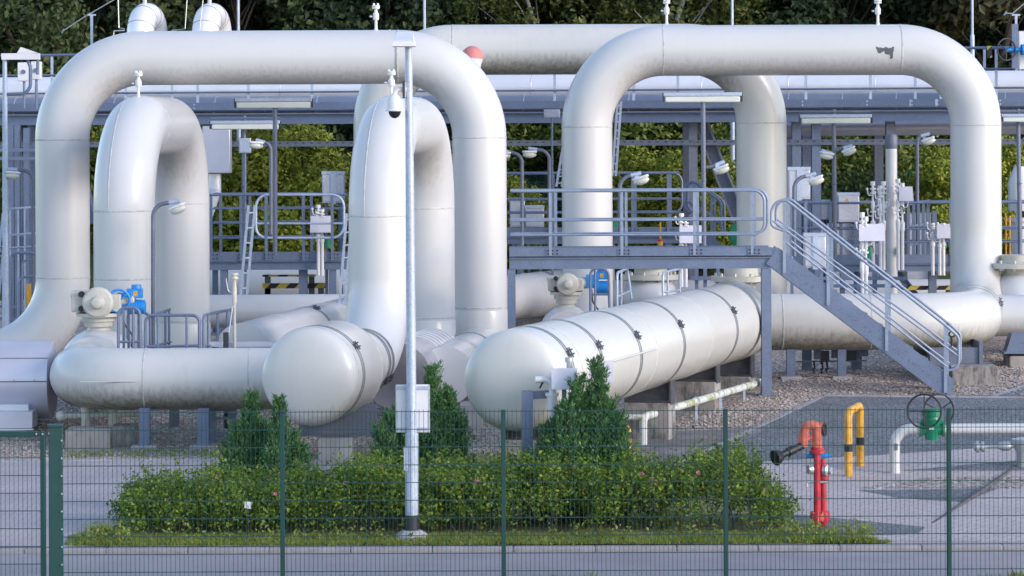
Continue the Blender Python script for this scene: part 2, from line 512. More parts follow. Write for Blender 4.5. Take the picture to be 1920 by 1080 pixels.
sheet("dark_path", [(1100, 890), (1190, 812), (1385, 806), (1448, 802), (1275, 874), (1200, 905)], .018, solid("damp_asphalt", (.17, .155, .17), .75, 0, .4, 2.5))
sheet("planting_bed", [(120, 1023), (130, 1006), (230, 985), (420, 905), (900, 850), (1200, 866), (1440, 930), (1500, 1000), (1665, 1016), (1500, 1023)], .020, M['soil'])

M['damp'] = solid('joint_filler', (.10, .09, .10), .8, 0, .3, 5)
def kerb(name, a, b, h=.11, w=.14, mat='concrete_lt'):
    k = MB()
    pa, pb = G(*a), G(*b)
    n = max(1, int((pb - pa).length / 1.0))
    for i in range(n):
        p = pa.lerp(pb, i / n); q = pa.lerp(pb, (i + .992) / n)
        k.bar(p + Vector((0, 0, h / 2 - .05)), q + Vector((0, 0, h / 2 - .05)), w, h)
    return struct(k.build(name, M[mat], smooth=False, bevel=.012))
k = MB()
for i in range(40):
    k.span((-20 + i, 39.22, -.10), (-20 + i + .996, 39.38, .012))
struct(k.build("road_kerb", M['kerb'], smooth=False, bevel=.015))
kerb("yard_kerb", (1545, 744), (1920, 748), .09, .12, 'kerb')
kerb("chipping_kerb", (1272, 872), (1543, 744), .07, .12, 'kerb')
kerb("bank_kerb", (1862, 744), (1990, 700), .07, .12, 'kerb')
kerb("path_kerb", (1210, 868), (1452, 803), .05, .08, 'kerb')
kerb("strip_kerb", (1735, 990), (1915, 866), .056, .05, 'damp')
kerb("patch_kerb", (1640, 918), (1740, 895), .07, .08)
kerb("paving_kerb", (-60, 866), (420, 862), .07, .12)

def stones(name, poly, n, rmin, rmax, mat):
    """loose stones lying over a bed"""
    pts = [G(*p) for p in poly]
    x0, x1 = min(p.x for p in pts), max(p.x for p in pts); y0, y1 = min(p.y for p in pts), max(p.y for p in pts)
    def inside(x, y):
        c = False; j = len(pts) - 1
        for i in range(len(pts)):
            a, b = pts[i], pts[j]
            if (a.y > y) != (b.y > y) and x < (b.x - a.x) * (y - a.y) / (b.y - a.y) + a.x: c = not c
            j = i
        return c
    mb = MB(); rnd = random.Random(hash(name) % 999 if False else len(name) * 7 + n)
    while n > 0:
        x, y = rnd.uniform(x0, x1), rnd.uniform(y0, y1)
        if not inside(x, y): continue
        n -= 1
        r = rnd.uniform(rmin, rmax)
        b = len(mb.v); z = zg(y, x) + r * .4
        rz = rnd.random() * PI; c, s = math.cos(rz), math.sin(rz); ax, ay, az = rnd.uniform(.8, 1.4), rnd.uniform(.6, 1), rnd.uniform(.5, .8)
        for d in ((1, 0, 0), (-1, 0, 0), (0, 1, 0), (0, -1, 0), (0, 0, 1), (0, 0, -1), (.6, .6, .55), (-.6, .6, .5), (-.6, -.6, .55), (.6, -.6, .5)):
            px, py, pz = d[0] * ax * r, d[1] * ay * r, d[2] * az * r
            mb.v.append(Vector((x + px * c - py * s, y + px * s + py * c, z + pz)))
        for f in ((0, 6, 4), (0, 2, 6), (2, 4, 6), (2, 7, 4), (2, 1, 7), (1, 4, 7), (1, 8, 4), (1, 3, 8), (3, 4, 8), (3, 9, 4), (3, 0, 9), (0, 4, 9), (0, 5, 2), (2, 5, 1), (1, 5, 3), (3, 5, 0)):
            mb.f.append(tuple(b + i for i in f)); mb.mi.append(0)
    return struct(mb.build(name, mat), "stuff")
M['stone'] = leaf("loose_stones", [(.26, .20, .175), (.40, .325, .29), (.54, .46, .42), (.68, .61, .57)], .8, 0.0)
stones("loose_pebbles", [(1185, 812), (1420, 745), (1440, 700), (1920, 660), (1920, 742), (1545, 742), (1400, 800)], 6500, .013, .032, M['stone'])
stones("loose_gravel", [(-20, 866), (-20, 790), (900, 780), (1000, 850), (440, 862)], 6500, .013, .03, M['stone'])
stones("scattered_pebbles", [(1612, 917), (1735, 897), (1935, 896), (1935, 917)], 1100, .012, .028, M['stone'])

# ---------------------------------------------------------------- pipework
D = 1.02
RB = 1.53
def along(pts, px):
    return pts
def weld(mb, c, axis, r, half=.016):
    a = Vector(axis).normalized()
    m0 = mb.m; mb.m = 1
    mb.lathe([(-half, r - .004), (-half * .8, r + .004), (0, r + .008), (half * .8, r + .004), (half, r - .004)], c, a, 48)
    mb.m = m0
def strap(parent, c, axis, r, ang=.7, gap=.09):
    """two clamping bands with their bolted lug; ang turns the lug round the pipe"""
    a = Vector(axis).normalized(); c = Vector(c)
    mb = MB()
    for s in (-1, 1):
        mb.lathe([(-.018, r - .002), (-.018, r + .010), (.018, r + .010), (.018, r - .002)], c + a * s * gap / 2, a, 56)
    side = a.cross(Vector((0, 0, 1))).normalized()
    n = side * math.cos(ang) + Vector((0, 0, 1)) * math.sin(ang)
    tng = a.cross(n)
    rot = Matrix((a, tng, n)).transposed()
    o = mb.build("strap", M['band'], parent)
    lb = MB(); p = c + n * (r + .034)
    for s in (-1, 1):
        for q in (-1, 1):
            lb.box(p + a * s * gap / 2 + tng * q * .032, (.04, .018, .07), rot)
        lb.tube([p + a * s * gap / 2 - tng * .075, p + a * s * gap / 2 + tng * .075], .011, 8)
    lb.box(p - n * .03, (.14, .045, .02), rot)
    lb.build("clamp_lug", M['lug'], o)
    return o
def vent(parent, base, hgt=.45):
    """small vent valve standing on top of a pipe"""
    b = Vector(base); mb = MB()
    mb.lathe([(-.05, .05), (.02, .035), (.03, .028), (hgt * .40, .026)], b, (0, 0, 1), 12)
    mb.lathe([(hgt * .38, .045), (hgt * .42, .058), (hgt * .62, .058), (hgt * .66, .04), (hgt * .72, .03), (hgt * .78, .026), (hgt * .82, .03), (hgt * .82, .075), (hgt * .87, .075)], b, (0, 0, 1), 14)
    mb.lathe([(hgt * .89, .075), (hgt * .94, .075), (hgt * .94, .02)], b, (0, 0, 1), 14)
    for k in range(4):
        a = k * PI / 2 + .6
        mb.tube([b + Vector((math.cos(a) * .055, math.sin(a) * .055, hgt * .80)), b + Vector((math.cos(a) * .055, math.sin(a) * .055, hgt * 1.02))], .012, 6)
    o = mb.build("vent_valve", M['white'], parent)
    h = MB(); h.tube([b + Vector((-.10, 0, hgt * .52)), b + Vector((.04, 0, hgt * .52))], .014, 6); h.ball(b + Vector((-.1, 0, hgt * .52)), .024)
    h.build("valve_handle", M['silver'], o)

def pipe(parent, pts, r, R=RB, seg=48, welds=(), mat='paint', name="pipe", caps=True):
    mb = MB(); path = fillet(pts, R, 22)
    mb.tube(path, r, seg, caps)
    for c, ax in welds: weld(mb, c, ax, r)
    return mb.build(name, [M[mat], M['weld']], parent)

# ---- left loop
Y = 60.5; ZT = W(508, 108, Y).z
a = W(117, 262, Y); b = W(899, 258, Y)
XL, XR = a.x, b.x
zl = W(117, 520, Y).z - RB
t = thing("expansion_loop", "large cream pipe loop at the left framing the first narrow hoop", "pipe loop", (XL, Y, .1), "pipe expansion loops")
zr = W(899, 575, Y).z
pts = [(XL - 6.0, Y, zl), (XL, Y, zl), (XL, Y, ZT), (XR, Y - .1, ZT), (XR, Y - .1, .9)]
pipe(t, pts, D / 2, RB, welds=[((XL, Y, a.z), (0, 0, 1)), ((XR, Y - .1, b.z), (0, 0, 1)), ((XL + RB, Y, ZT), (1, 0, 0)), ((XR - RB, Y - .1, ZT), (1, 0, 0)),
                              ((XL, Y, zl + RB), (0, 0, 1)), ((XR, Y - .1, zr), (0, 0, 1))])
c = MB(); c.lathe([(-1.1, D / 2 + .012), (-.05, D / 2 + .012), (0, D / 2 - .005)], (XR, Y - .1, zr - .04), (0, 0, 1), 48)
c.build("pipe_sleeve", M['paint_dirty'], t)
vx = W(705, 50, Y).x
vent(t, (vx, Y, ZT + D / 2), .50)

# ---- right loop with the low pipe in front of it
Y = 64.5; ZT2 = W(1465, 94, Y).z
XL2, XR2 = W(1100.5, 240, Y).x, W(1829.5, 240, Y).x
ZH = W(1650, 603, 58.5).z
B0 = Vector((3.35, 58.5, ZH)); B1 = Vector((8.42, 58.5, ZH)); B2 = Vector((XR2, Y, ZH))
t = thing("expansion_loop", "cream pipe loop on the right with a dark patch of peeled paint", "pipe loop", (XL2, Y, .6), "pipe expansion loops")
dirz = (B2 - B1).normalized()
pts = [(XL2, Y, 1.4), (XL2, Y, ZT2), (XR2, Y, ZT2), (XR2, Y, ZH + 1.7)]
zw = W(1830, 453, Y).z
pipe(t, pts, D / 2, RB, welds=[((XL2, Y, ZT2 - RB), (0, 0, 1)), ((XR2, Y, ZT2 - RB), (0, 0, 1)), ((XL2 + RB, Y, ZT2), (1, 0, 0)), ((XR2 - RB, Y, ZT2), (1, 0, 0)), ((XR2, Y, zw), (0, 0, 1))])
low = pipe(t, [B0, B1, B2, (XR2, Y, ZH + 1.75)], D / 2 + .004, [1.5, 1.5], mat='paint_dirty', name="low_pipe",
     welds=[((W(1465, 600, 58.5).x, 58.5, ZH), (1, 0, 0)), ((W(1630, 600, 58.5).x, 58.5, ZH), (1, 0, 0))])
cm = B1 + dirz * 1.95
strap(t, cm, dirz, D / 2, .42)
strap(t, B1 + dirz * 2.9, dirz, D / 2, .42)
vent(t, (W(1646, 40, Y).x, Y, ZT2 + D / 2), .52)
# peeled paint patch
poly = [(1641, 87.5), (1655, 90.5), (1660, 88), (1666, 90.5), (1676, 87.5), (1674.5, 99), (1672.5, 110), (1668.7, 110), (1668, 102.5), (1660, 102), (1656, 96), (1651, 99), (1647, 101), (1644, 94)]
pp = [W(x, y, Y - .45) for x, y in poly]
def inpoly(x, z):
    cc = False; j = len(pp) - 1
    for i in range(len(pp)):
        p, q = pp[i], pp[j]
        if (p.z > z) != (q.z > z) and x < (q.x - p.x) * (z - p.z) / (q.z - p.z) + p.x: cc = not cc
        j = i
    return cc
mb = MB(); g = .012; rr = D / 2 + .003
x0, x1 = min(p.x for p in pp), max(p.x for p in pp); z0, z1 = min(p.z for p in pp), max(p.z for p in pp)
def sf(x, z): return (x, Y - math.sqrt(max(rr * rr - (z - ZT2) ** 2, .001)), z)
for i in range(int((x1 - x0) / g) + 1):
    for j in range(int((z1 - z0) / g) + 1):
        x, z = x0 + i * g, z0 + j * g
        if inpoly(x + g / 2 + random.uniform(-.006, .006), z + g / 2 + random.uniform(-.006, .006)):
            mb.quad(sf(x, z), sf(x + g, z), sf(x + g, z + g), sf(x, z + g))
mb.build("peeled_patch", solid("bare_primer", (.10, .10, .12), .6), t)

# ---- loop behind
Y = 66.8; ZT3 = W(1100, 92.5, Y).z; Db = 1.05
XL3, XR3 = W(710, 240, Y).x, W(1427.5, 240, Y).x
t = thing("expansion_loop", "cream pipe loop standing behind the two front loops, stained underneath", "pipe loop", (XL3, Y, .8), "pipe expansion loops")
pipe(t, [(XL3, Y, 1.3), (XL3, Y, ZT3), (XR3, Y, ZT3), (XR3, Y, 1.3)], Db / 2, 1.55, mat='paint_dirty',
     welds=[((XL3 + 1.55, Y, ZT3), (1, 0, 0)), ((XR3, Y, ZT3 - 1.55), (0, 0, 1)), ((XR3 - 1.55, Y, ZT3), (1, 0, 0))])
vent(t, (W(1250, 42, Y).x, Y, ZT3 + Db / 2), .52)

# ---- the two narrow hoops that run away from the camera
def hoop(label, xn, xf, yw_n, yw_f, lowz, sleeve_y, vx, Yn=53.2, Yf=58.3, D=1.02):
    n = W(xn, 400, Yn); f = W(xf, 388, Yf)
    za = 5.20 if Yn < 54 else 5.22
    t = thing("pipe_hoop", label, "pipe hoop", (n.x, Yn, .2), "narrow pipe hoops")
    top_d = (Vector((f.x, Yf, 0)) - Vector((n.x, Yn, 0))).normalized()
    wl = [((n.x, Yn, za - 1.5), (0, 0, 1)), ((f.x, Yf, za - 1.5), (0, 0, 1)), ((n.x, Yn, W(xn, yw_n, Yn).z), (0, 0, 1)), ((f.x, Yf, W(xf, yw_f, Yf).z), (0, 0, 1)),
          (Vector((n.x, Yn, za)) + top_d * 1.5, top_d)]
    pipe(t, [(n.x, Yn, lowz), (n.x, Yn, za), (f.x, Yf, za), (f.x, Yf, .75)], D / 2, 1.5, welds=wl)
    sm = MB(); pth = fillet([Vector((n.x, Yn, za - 1.5)), Vector((n.x, Yn, za)), Vector((f.x, Yf, za)), Vector((f.x, Yf, za - 1.5))], 1.5, 22); sl = []
    ctr = Vector(((n.x + f.x) / 2, (Yn + Yf) / 2, za - 1.6)); sd = Vector((-top_d.y, top_d.x, 0))
    for i, p in enumerate(pth):
        tg_ = (pth[min(i + 1, len(pth) - 1)] - pth[max(i - 1, 0)]).normalized(); on = sd.cross(tg_); on = on if on.dot(p - ctr) > 0 else -on
        sl.append(p + (on * .94 + sd * .34).normalized() * (D / 2 + .001))
    sm.tube(sl, .009, 6); sm.build("seam_weld", M['weld'], t)
    c = MB(); zz = W(xf, sleeve_y, Yf).z
    c.lathe([(-(zz - .7), D / 2 + .014), (-.04, D / 2 + .014), (0, D / 2 - .004)], (f.x, Yf, zz), (0, 0, 1), 48)
    c.build("pipe_sleeve", M['paint_dirty'], t)
    q = Vector((n.x, Yn, za)) + top_d * 1.3
    vent(t, (q.x, q.y, za + D / 2 - .02), .46)
    # clad patch seen under the top of the bend
    return t, n, f
t1, n1, f1 = hoop("narrow cream pipe hoop left, behind the blue motor valve", 233, 340, 522, 600, .8, 604, 247, 56.4, 61.8, 1.08)
t2, n2, f2 = hoop("narrow cream pipe hoop in the middle, behind the lamp pole", 711, 799.5, 548, 594, 2.6, 598, 725)

# ---- left header with domed end
HZ = 1.37
hc = W(583, 708, 48.9); hc.z = HZ
hd = (Vector((n2.x, 53.2, HZ)) - hc); hd.z = 0; hd.normalize()
R1 = .75
t = thing("domed_header", "short cream pipe header with domed end in front of the middle hoop", "pipe header", (hc.x, hc.y, .3))
mb = MB()
prof = [(-.34 * math.cos(PI / 2 * i / 10) ** .6, R1 * math.sin(PI / 2 * i / 10)) for i in range(1, 10)] + [(-.06, R1 * .994), (0, R1), (1.55, R1), (1.95, D / 2 + .06), (2.9, D / 2 + .01)]
mb.lathe(prof, hc, hd, 64)
weld(mb, hc + hd * .02, hd, R1); weld(mb, hc + hd * 1.55, hd, R1)
mb.build("header", [M['paint_head'], M['weld']], t)
j = Vector((n2.x, 53.2, HZ))
pipe(t, [hc + hd * 2.7, j, (n2.x, 53.2, 2.65)], D / 2 + .006, 1.4, name="elbow", mat='paint')
strap(t, hc + hd * .33, hd, R1, .62, .11)
strap(t, hc + hd * 2.95, hd, D / 2 + .012, -.55, .11)
strap(t, hc + hd * 3.2, hd, D / 2 + .012, -.5, .06)

# ---- left low pipe: from the header to the left, then back through the ball valve
YP = 52.0; zp = W(300, 710.5, YP).z; XE = W(77, 710, YP).x + D / 2
t = thing("low_pipe", "horizontal cream pipe at lower left, grimy underneath with rounded bend", "pipe", (XE, YP, .2))
pipe(t, [(hc.x + .35, YP, zp), (XE, YP, zp), (XE, YP + 6.5, zp)], .5, 1.0, mat='paint_dirty',
     welds=[((W(274, 710, YP).x, YP, zp), (1, 0, 0)), ((W(470, 710, YP).x, YP, zp), (1, 0, 0))])
mb = MB()
for s in (0,):
    mb.bar((XE + .2, YP - .497, zp), (W(262, 710, YP).x, YP - .497, zp), .03, .012)
mb.build("seam_strip", M['paint_dirty'], t)

# ---- right header, long with five straps
A0 = Vector((.03, 43.0, 1.765)); A1 = Vector((3.95, 57.15, 1.70))
hd2 = (A1 - A0).normalized(); L2 = (A1 - A0).length; R2 = .685
t = thing("pipe_header", "long cream pipe header with five clamp straps running under the walkway", "pipe header", (A0.x, A0.y, .3))
mb = MB()
prof = [(-.30 * math.cos(PI / 2 * i / 10) ** .6, R2 * math.sin(PI / 2 * i / 10)) for i in range(1, 10)] + [(-.055, R2 * .994), (0, R2)] + [(L2 * k / 8, R2) for k in range(1, 8)] + [(L2 - .55, R2), (L2 - .5, R2 + .02), (L2 - .1, R2 + .02), (L2, R2)] + [(L2 + .34 * math.sin(PI / 2 * i / 8), R2 * math.cos(PI / 2 * i / 8)) for i in range(1, 8)]
mb.lathe(prof, A0, hd2, 72)
weld(mb, A0 + hd2 * 1.0, hd2, R2); weld(mb, A0 + hd2 * 5.6, hd2, R2); weld(mb, A0 + hd2 * 9.6, hd2, R2)
mb.build("header", [M['paint_head'], M['weld']], t)
def at_y(yy): return A0 + hd2 * ((yy - A0.y) / hd2.y)
for yy in (43.5, 45.1, 47.35, 50.2, 54.2):
    strap(t, at_y(yy), hd2, R2, .50, .10)
# long thin seam pipe clipped along the flank
mb = MB()
side = hd2.cross(Vector((0, 0, 1))).normalized()
o_ = side * (R2 + .02) * math.cos(.12) + Vector((0, 0, (R2 + .02) * math.sin(.12)))
mb.tube([at_y(45.2) + o_, at_y(48.2) + o_], .016, 8)
mb.build("thin_tube", M['paint_head'], t)
def saddle(parent, c, axis, r, ztop_block, w=.9, dep=.30):
    a = Vector(axis).normalized(); s = a.cross(Vector((0, 0, 1))).normalized()
    mb = MB()
    rot = Matrix((s, a, Vector((0, 0, 1)))).transposed()
    zc = c.z - r * .78
    mid = Vector((c.x, c.y, (zc + ztop_block) / 2 + .02))
    mb.box(mid, (w, dep * .5, zc - ztop_block + .08), rot)
    mb.box(Vector((c.x, c.y, ztop_block + .02)), (w * 1.05, dep, .03), rot)
    for q in (-1, 1): mb.box(mid + s * q * w * .5, (.03, dep, zc - ztop_block + .10), rot)
    return mb.build("saddle", M['saddle_shade'], parent)
def block(label, c, axis, w, dep, ztop, mat='concrete', name="concrete_block"):
    a = Vector(axis).normalized(); s = a.cross(Vector((0, 0, 1))).normalized()
    rot = Matrix((s, a, Vector((0, 0, 1)))).transposed()
    z0 = zg(c.y, c.x) - .08
    mb = MB(); mb.box((c.x, c.y, (z0 + ztop) / 2), (w, dep, ztop - z0), rot)
    o = mb.build(name, M[mat], smooth=False, bevel=.02)
    return tag(o, label, "concrete block", "concrete pipe supports")
for yy, lab, zt in ((43.9, "pale concrete block under the domed front end of the long header", .88),
                (50.7, "concrete block under the long header behind the right juniper", .80),
                (54.1, "dark stained concrete block under the middle of the long header", .86),
                (57.0, "concrete block under the far end of the long header", .72)):
    c = at_y(yy)
    saddle(t, c, hd2, R2, zt, .72)
    block(lab, c, hd2, .74, .45, zt, 'concrete_lt' if yy < 46 else 'concrete')

# ---- other low pipes
t = thing("cladded_pipe", "aluminium clad pipe with fine ring seams behind the lamp pole", "pipe", (W(790, 690, 55).x, 55, .4))
q0, q1 = W(745, 706, 53.6), W(812, 668, 57.6); q1.z = q0.z
dq = (q1 - q0).normalized(); Lq = (q1 - q0).length
mb = MB(); mb.lathe([(0, .56)] + [(Lq * k / 10, .56) for k in range(1, 11)] + [(Lq + .15, .42)], q0, dq, 48)
mb.build("cladding", M['alu_shiny'], t)
mb = MB()
for k in range(7):
    mb.ring(q0 + dq * (Lq - .15 - k * .34), dq, .561, .008, 48, 6)
mb.build("ring_seams", M['white'], t)
t = thing("receding_pipe", "cream receding pipe with one strap between middle hoop and long header", "pipe", (W(870, 690, 57).x, 57, .5))
q0, q1 = W(835, 705, 54.6), W(925, 652, 62.5); q1.z = q0.z
pipe(t, [q0, q1], .5, 0); strap(t, q0.lerp(q1, .47), q1 - q0, .5, .75)
t = thing("receding_pipe", "cream receding pipe with a strap seen behind the low railings at left", "pipe", (W(520, 640, 58).x, 58, .5))
q0, q1 = W(455, 660, 54.4), W(650, 606, 62.5); q1.z = q0.z = (q0.z + q1.z) / 2
pipe(t, [q0, q1], .5, 0, welds=[(q0.lerp(q1, .3), q1 - q0), (q0.lerp(q1, .72), q1 - q0)]); strap(t, q0.lerp(q1, .58), q1 - q0, .5, 1.2)
t = thing("background_pipe", "pale horizontal pipe behind the hoops under the striped beams", "pipe", (W(480, 585, 63.5).x, 63.5, .8))
p0, p1 = W(330, 584, 63.8), W(690, 582, 63.8); pipe(t, [p0, p1], .33, 0)
t = thing("background_pipe", "cream pipe with strap and white weld left of the green-ringed valve", "pipe", (W(1000, 555, 68).x, 68, .8))
q0, q1 = W(905, 566, 66), W(1062, 545, 70.5); q1.z = q0.z
pipe(t, [q0, q1], .48, 0, welds=[(q0.lerp(q1, .5), q1 - q0)]); strap(t, q0.lerp(q1, .68), q1 - q0, .48, .4)
t["label"] = "cream pipe with strap under the left end of the walkway"
t = thing("background_pipe", "long white pipe low behind the staircase and walkway", "pipe", (W(1400, 560, 71).x, 71, 1))
pipe(t, [W(1010, 556, 71), W(2050, 553, 71)], .36, 0)
t = thing("background_pipe", "white pipe bend beside the loop at the right edge", "pipe", (W(1900, 590, 62).x, 62, .7))
q = W(1885, 592, 62); pipe(t, [W(1862, 592, 62), W(2080, 590, 62)], .40, 0, mat='paint', welds=[(W(1868, 592, 62), (1, 0, 0))])
t = thing("white_duct", "white striped-over duct behind the yellow black beams", "duct", (W(520, 530, 70).x, 70, 1))
pipe(t, [W(395, 536, 70), W(660, 534, 70)], .42, 0)
t["label"] = "white pipe behind the yellow and black striped beams"

# aluminium clad pipe at far left
YA = 53.8; za = W(50, 712, YA).z; XA = W(98, 712, YA).x
t = thing("insulated_pipe", "thick lavender-grey aluminium clad pipe at the left edge", "pipe", (XA - 2, YA, .1))
mb = MB(); mb.lathe([(0, .65), (2.2, .65), (2.21, .655), (4.6, .655), (4.62, .60)], (XA - 4.6, YA, za), (1, 0, 0), 56)
mb.build("cladding", M['alu_dull'], t)
mb = MB(); mb.bar((XA - 4.5, YA - .655, za + .02), (XA, YA - .655, za + .02), .02, .02); mb.bar((XA - 4.5, YA - .52, za + .40), (XA, YA - .52, za + .40), .02, .012)
for i in range(8): mb.ball((XA - .2 - i * .34, YA - .668, za + .045), .010, seg=8, rings=6)
mb.build("seam", M['steel_dk'], t)
mb = MB(); mb.box((XA - 1.6, YA - .55, za - .42), (2.6, .30, .12)); mb.build("gutter_strip", M['white'], t)
t = thing("pipe_support_box", "pale sheet metal box under the clad pipe beside the gate", "support", (XA - 1.3, YA - .3, 0))
mb = MB(); c0 = W(-60, 772, 52.9); c1 = W(61, 803, 52.9); mb.span((c0.x, 52.9, c1.z), (c1.x, 53.5, c0.z)); mb.span((c0.x + .1, 53.0, 0.0), (c1.x - .12, 53.4, c1.z - .003)); mb.build("box", M['alu_dull'], t, bevel=.01)
mb = MB(); mb.box(((c0.x + c1.x) / 2, 52.88, c1.z - .015), (1.1, .05, .02)); mb.build("edge_strip", M['white'], t)

# thin drain pipe at right foot of the header
t = thing("drain_pipe", "thin white lichen-stained drain pipe sloping along the pebbles to a bent end", "pipe", G(1208, 812))
p0 = W(1206, 782, 49.9); e = Vector((p0.x, 49.9, zg(49.9, p0.x) - .03))
pts = fillet([e + Vector((0, 0, .0)), Vector((e.x, e.y, p0.z)), W(1437, 713, 56.7)], [.12])
mb = MB(); mb.tube(pts, .062, 14); mb.tube([Vector((e.x - .7, e.y + .1, p0.z - .01)), Vector((e.x, e.y, p0.z))], .045, 12)
M['lichen'] = concrete("lichened_pipe", (.55, .56, .52), 0)
nt = M['lichen'].node_tree; bs = nt.nodes["Principled BSDF"]
nt.links.new(mix(nt, math_(nt, 'MULTIPLY', ramp(nt, noise(nt, 5, 6), [(.5, 0.0), (.6, 1.0)]), .8), (.55, .56, .55), (.22, .26, .06)), bs.inputs["Base Color"])
mb.build("drain", M['lichen'], t)
pa, pb = Vector((e.x, e.y, p0.z)), W(1437, 713, 56.7)
for k in (.18, .40, .60, .80):
    mb = MB(); q = pa.lerp(pb, k); mb.box((q.x, q.y, (q.z + zg(q.y, q.x)) / 2), (.04, .04, q.z - zg(q.y, q.x))); mb.ring(q, pb - pa, .066, .012, 20, 6)
    mb.build("pipe_stand", M['steel_lt'], t)

# ---------------------------------------------------------------- ball valves with actuators
def rail(mb, pts, r=.024, seg=8, R=.0):
    mb.tube(fillet(pts, R, 6) if R else pts, r, seg)
def ball_valve(label, c, r, stem_top, gear_px, wheel=True, scale=1.0, motor_dx=.45, mk=None):
    """round valve body, stem neck, gearbox with round cover and blue motor"""
    t = thing("ball_valve", label, "valve", (c.x, c.y, c.z - r), "ball valves with motor drives")
    mb = MB(); mb.ball(c, r, 1, 1.15, 1, 40, 24)
    mb.lathe([(-r * 1.35, r * .86), (-r * 1.2, r * .90), (-r * .95, r * .62)], c, (0, 1, 0), 40)
    mb.build("valve_body", M['paint'], t)
    k = scale; z0 = c.z + r
    mb = MB()
    mb.lathe([(-.14, .30 * k), (.0, .22 * k), (.03, .22 * k), (.03, .28 * k), (.12, .29 * k), (.12, .33 * k), (.20, .33 * k), (.20, .44 * k), (.26, .44 * k), (.26, .36 * k)], (c.x, c.y, z0), (0, 0, 1), 28)
    mb.build("stem_neck", M['cream'], t)
    gz = z0 + .24
    mb = MB(); gx = c.x - .02 * k
    mb.box((gx, c.y, gz + .22 * k), (.95 * k, .62 * k, .34 * k)); mb.box((gx - .30 * k, c.y, gz + .38 * k), (.40 * k, .5 * k, .14 * k))
    mb.lathe([(0, .30 * k), (.10, .30 * k), (.14, .26 * k), (.16, .12 * k), (.24, .11 * k), (.26, .05 * k)], (gx + .05 * k, c.y - .31 * k, gz + .24 * k), (0, -1, 0), 28)
    mb.lathe([(0, .16 * k), (.30 * k, .15 * k)], (gx + .42 * k, c.y, gz + .26 * k), (1, 0, 0), 20)
    g = mb.build("gearbox", M['cream'], t, bevel=.02)
    mb = MB()
    for q in (.40, .12): mb.lathe([(0, .06 * k), (.08, .06 * k)], (gx - .27 * k, c.y - .31 * k, gz + q * k), (0, -1, 0), 14)
    mb.build("stop_screw", M['black'], g)
    mx = gx + motor_dx + .42 * k; k0 = k; k = mk or k; gz += .10 * (k0 - k)
    mb = MB(); mb.box((mx, c.y, gz + .30 * k), (.34 * k, .34 * k, .36 * k)); mb.lathe([(-.05, .17 * k), (.34 * k, .17 * k), (.36 * k, .12 * k)], (mx + .12 * k, c.y - .03, gz + .14 * k), (1, 0, 0), 18)
    for q in range(5): mb.ring((mx + .16 * k + q * .055 * k, c.y - .03, gz + .14 * k), (1, 0, 0), .17 * k, .012 * k, 18, 5)
    mb.box((mx + .22 * k, c.y, gz + .46 * k), (.36 * k, .30 * k, .22 * k)); mb.lathe([(0, .13 * k), (.10 * k, .12 * k)], (mx + .26 * k, c.y, gz + .57 * k), (0, 0, 1), 16)
    m = mb.build("drive_motor", M['blue'], t, bevel=.015)
    cb = MB(); q0 = Vector((mx - .02, c.y - .18 * k, gz + .10 * k)); cb.tube(fillet([q0, q0 + Vector((.02, -.06, -.25)), q0 + Vector((.16, -.02, -.45)), q0 + Vector((.10, .05, -.9))], .12, 5), .018, 6); cb.build("cable", M['black'], t)
    mb = MB(); mb.quad(*[(mx + .22 * k + a * k, c.y - .153 * k, gz + .46 * k + b * k) for a, b in ((-.02, -.06), (.08, -.06), (.08, .06), (-.02, .06))])
    mb.build("name_plate", M['yellow'], m)
    if wheel:
        mb = MB(); wc = Vector((mx - .12 * k, c.y - .32 * k, gz + .30 * k)); ax = Vector((.35, -1, .0)).normalized()
        mb.ring(wc, ax, .26 * k, .022, 32, 8); mb.tube([wc, wc - ax * .20], .03, 10)
        for q in range(3):
            a = q * 2 * PI / 3 + .4; u = ax.cross(Vector((0, 0, 1))).normalized()
            mb.tube([wc, wc + u * .26 * k * math.cos(a) + Vector((0, 0, 1)) * .26 * k * math.sin(a)], .016, 6)
        mb.build("handwheel", M['blue'], t)
    return t
cv = W(178, 690, 55.4); cv.x = XE - .05; cv.z = zp
ball_valve("cream ball valve with blue motor and handwheel above the lower left pipe", Vector((W(186, 660, 54.55).x, 54.55, 1.09)), .68, 0, 0, scale=.88, motor_dx=.10, mk=.72)
ball_valve("cream ball valve with blue motor behind the long header", Vector((W(1062, 590, 62.0).x, 62.0, W(1062, 622, 62).z)), .52, 0, 0, wheel=False, scale=.72, motor_dx=.22)
def plain_valve(label, x, ytop, ybody, Y, r):
    c = W(x, ybody, Y)
    t = thing("ball_valve", label, "valve", (c.x, c.y, c.z - r), "ball valves without motor")
    mb = MB(); mb.ball(c, r, 1, 1.1, 1, 32, 20); mb.build("valve_body", M['paint'], t)
    zt = W(x, ytop, Y).z
    mb = MB(); mb.lathe([(r * .8, .30), (r + .08, .26), (r + .08, .42), (r + .18, .42), (r + .18, .30)], c, (0, 0, 1), 24)
    mb.lathe([(0, .34), (-.16, .34), (-.16, .60), (-.26, .60), (-.26, .38), (-(zt - c.z - r) * .9, .28)], (c.x, c.y, zt), (0, 0, 1), 24)
    for k in range(10):
        a = k * PI / 5; mb.tube([(c.x + .5 * math.cos(a), c.y + .5 * math.sin(a), zt - .30), (c.x + .5 * math.cos(a), c.y + .5 * math.sin(a), zt - .10)], .03, 6)
    mb.build("bonnet", M['cream'], t)
plain_valve("pale valve dome with flat bonnet behind the long header and railings", 1220, 500, 560, 66, .56)
plain_valve("valve with wide flat cream bonnet just left of the staircase column", 1390, 502, 585, 63.0, .50)
plain_valve("cream valve with bolted bonnet cut by the right edge", 1910, 478, 560, 64.0, .58)

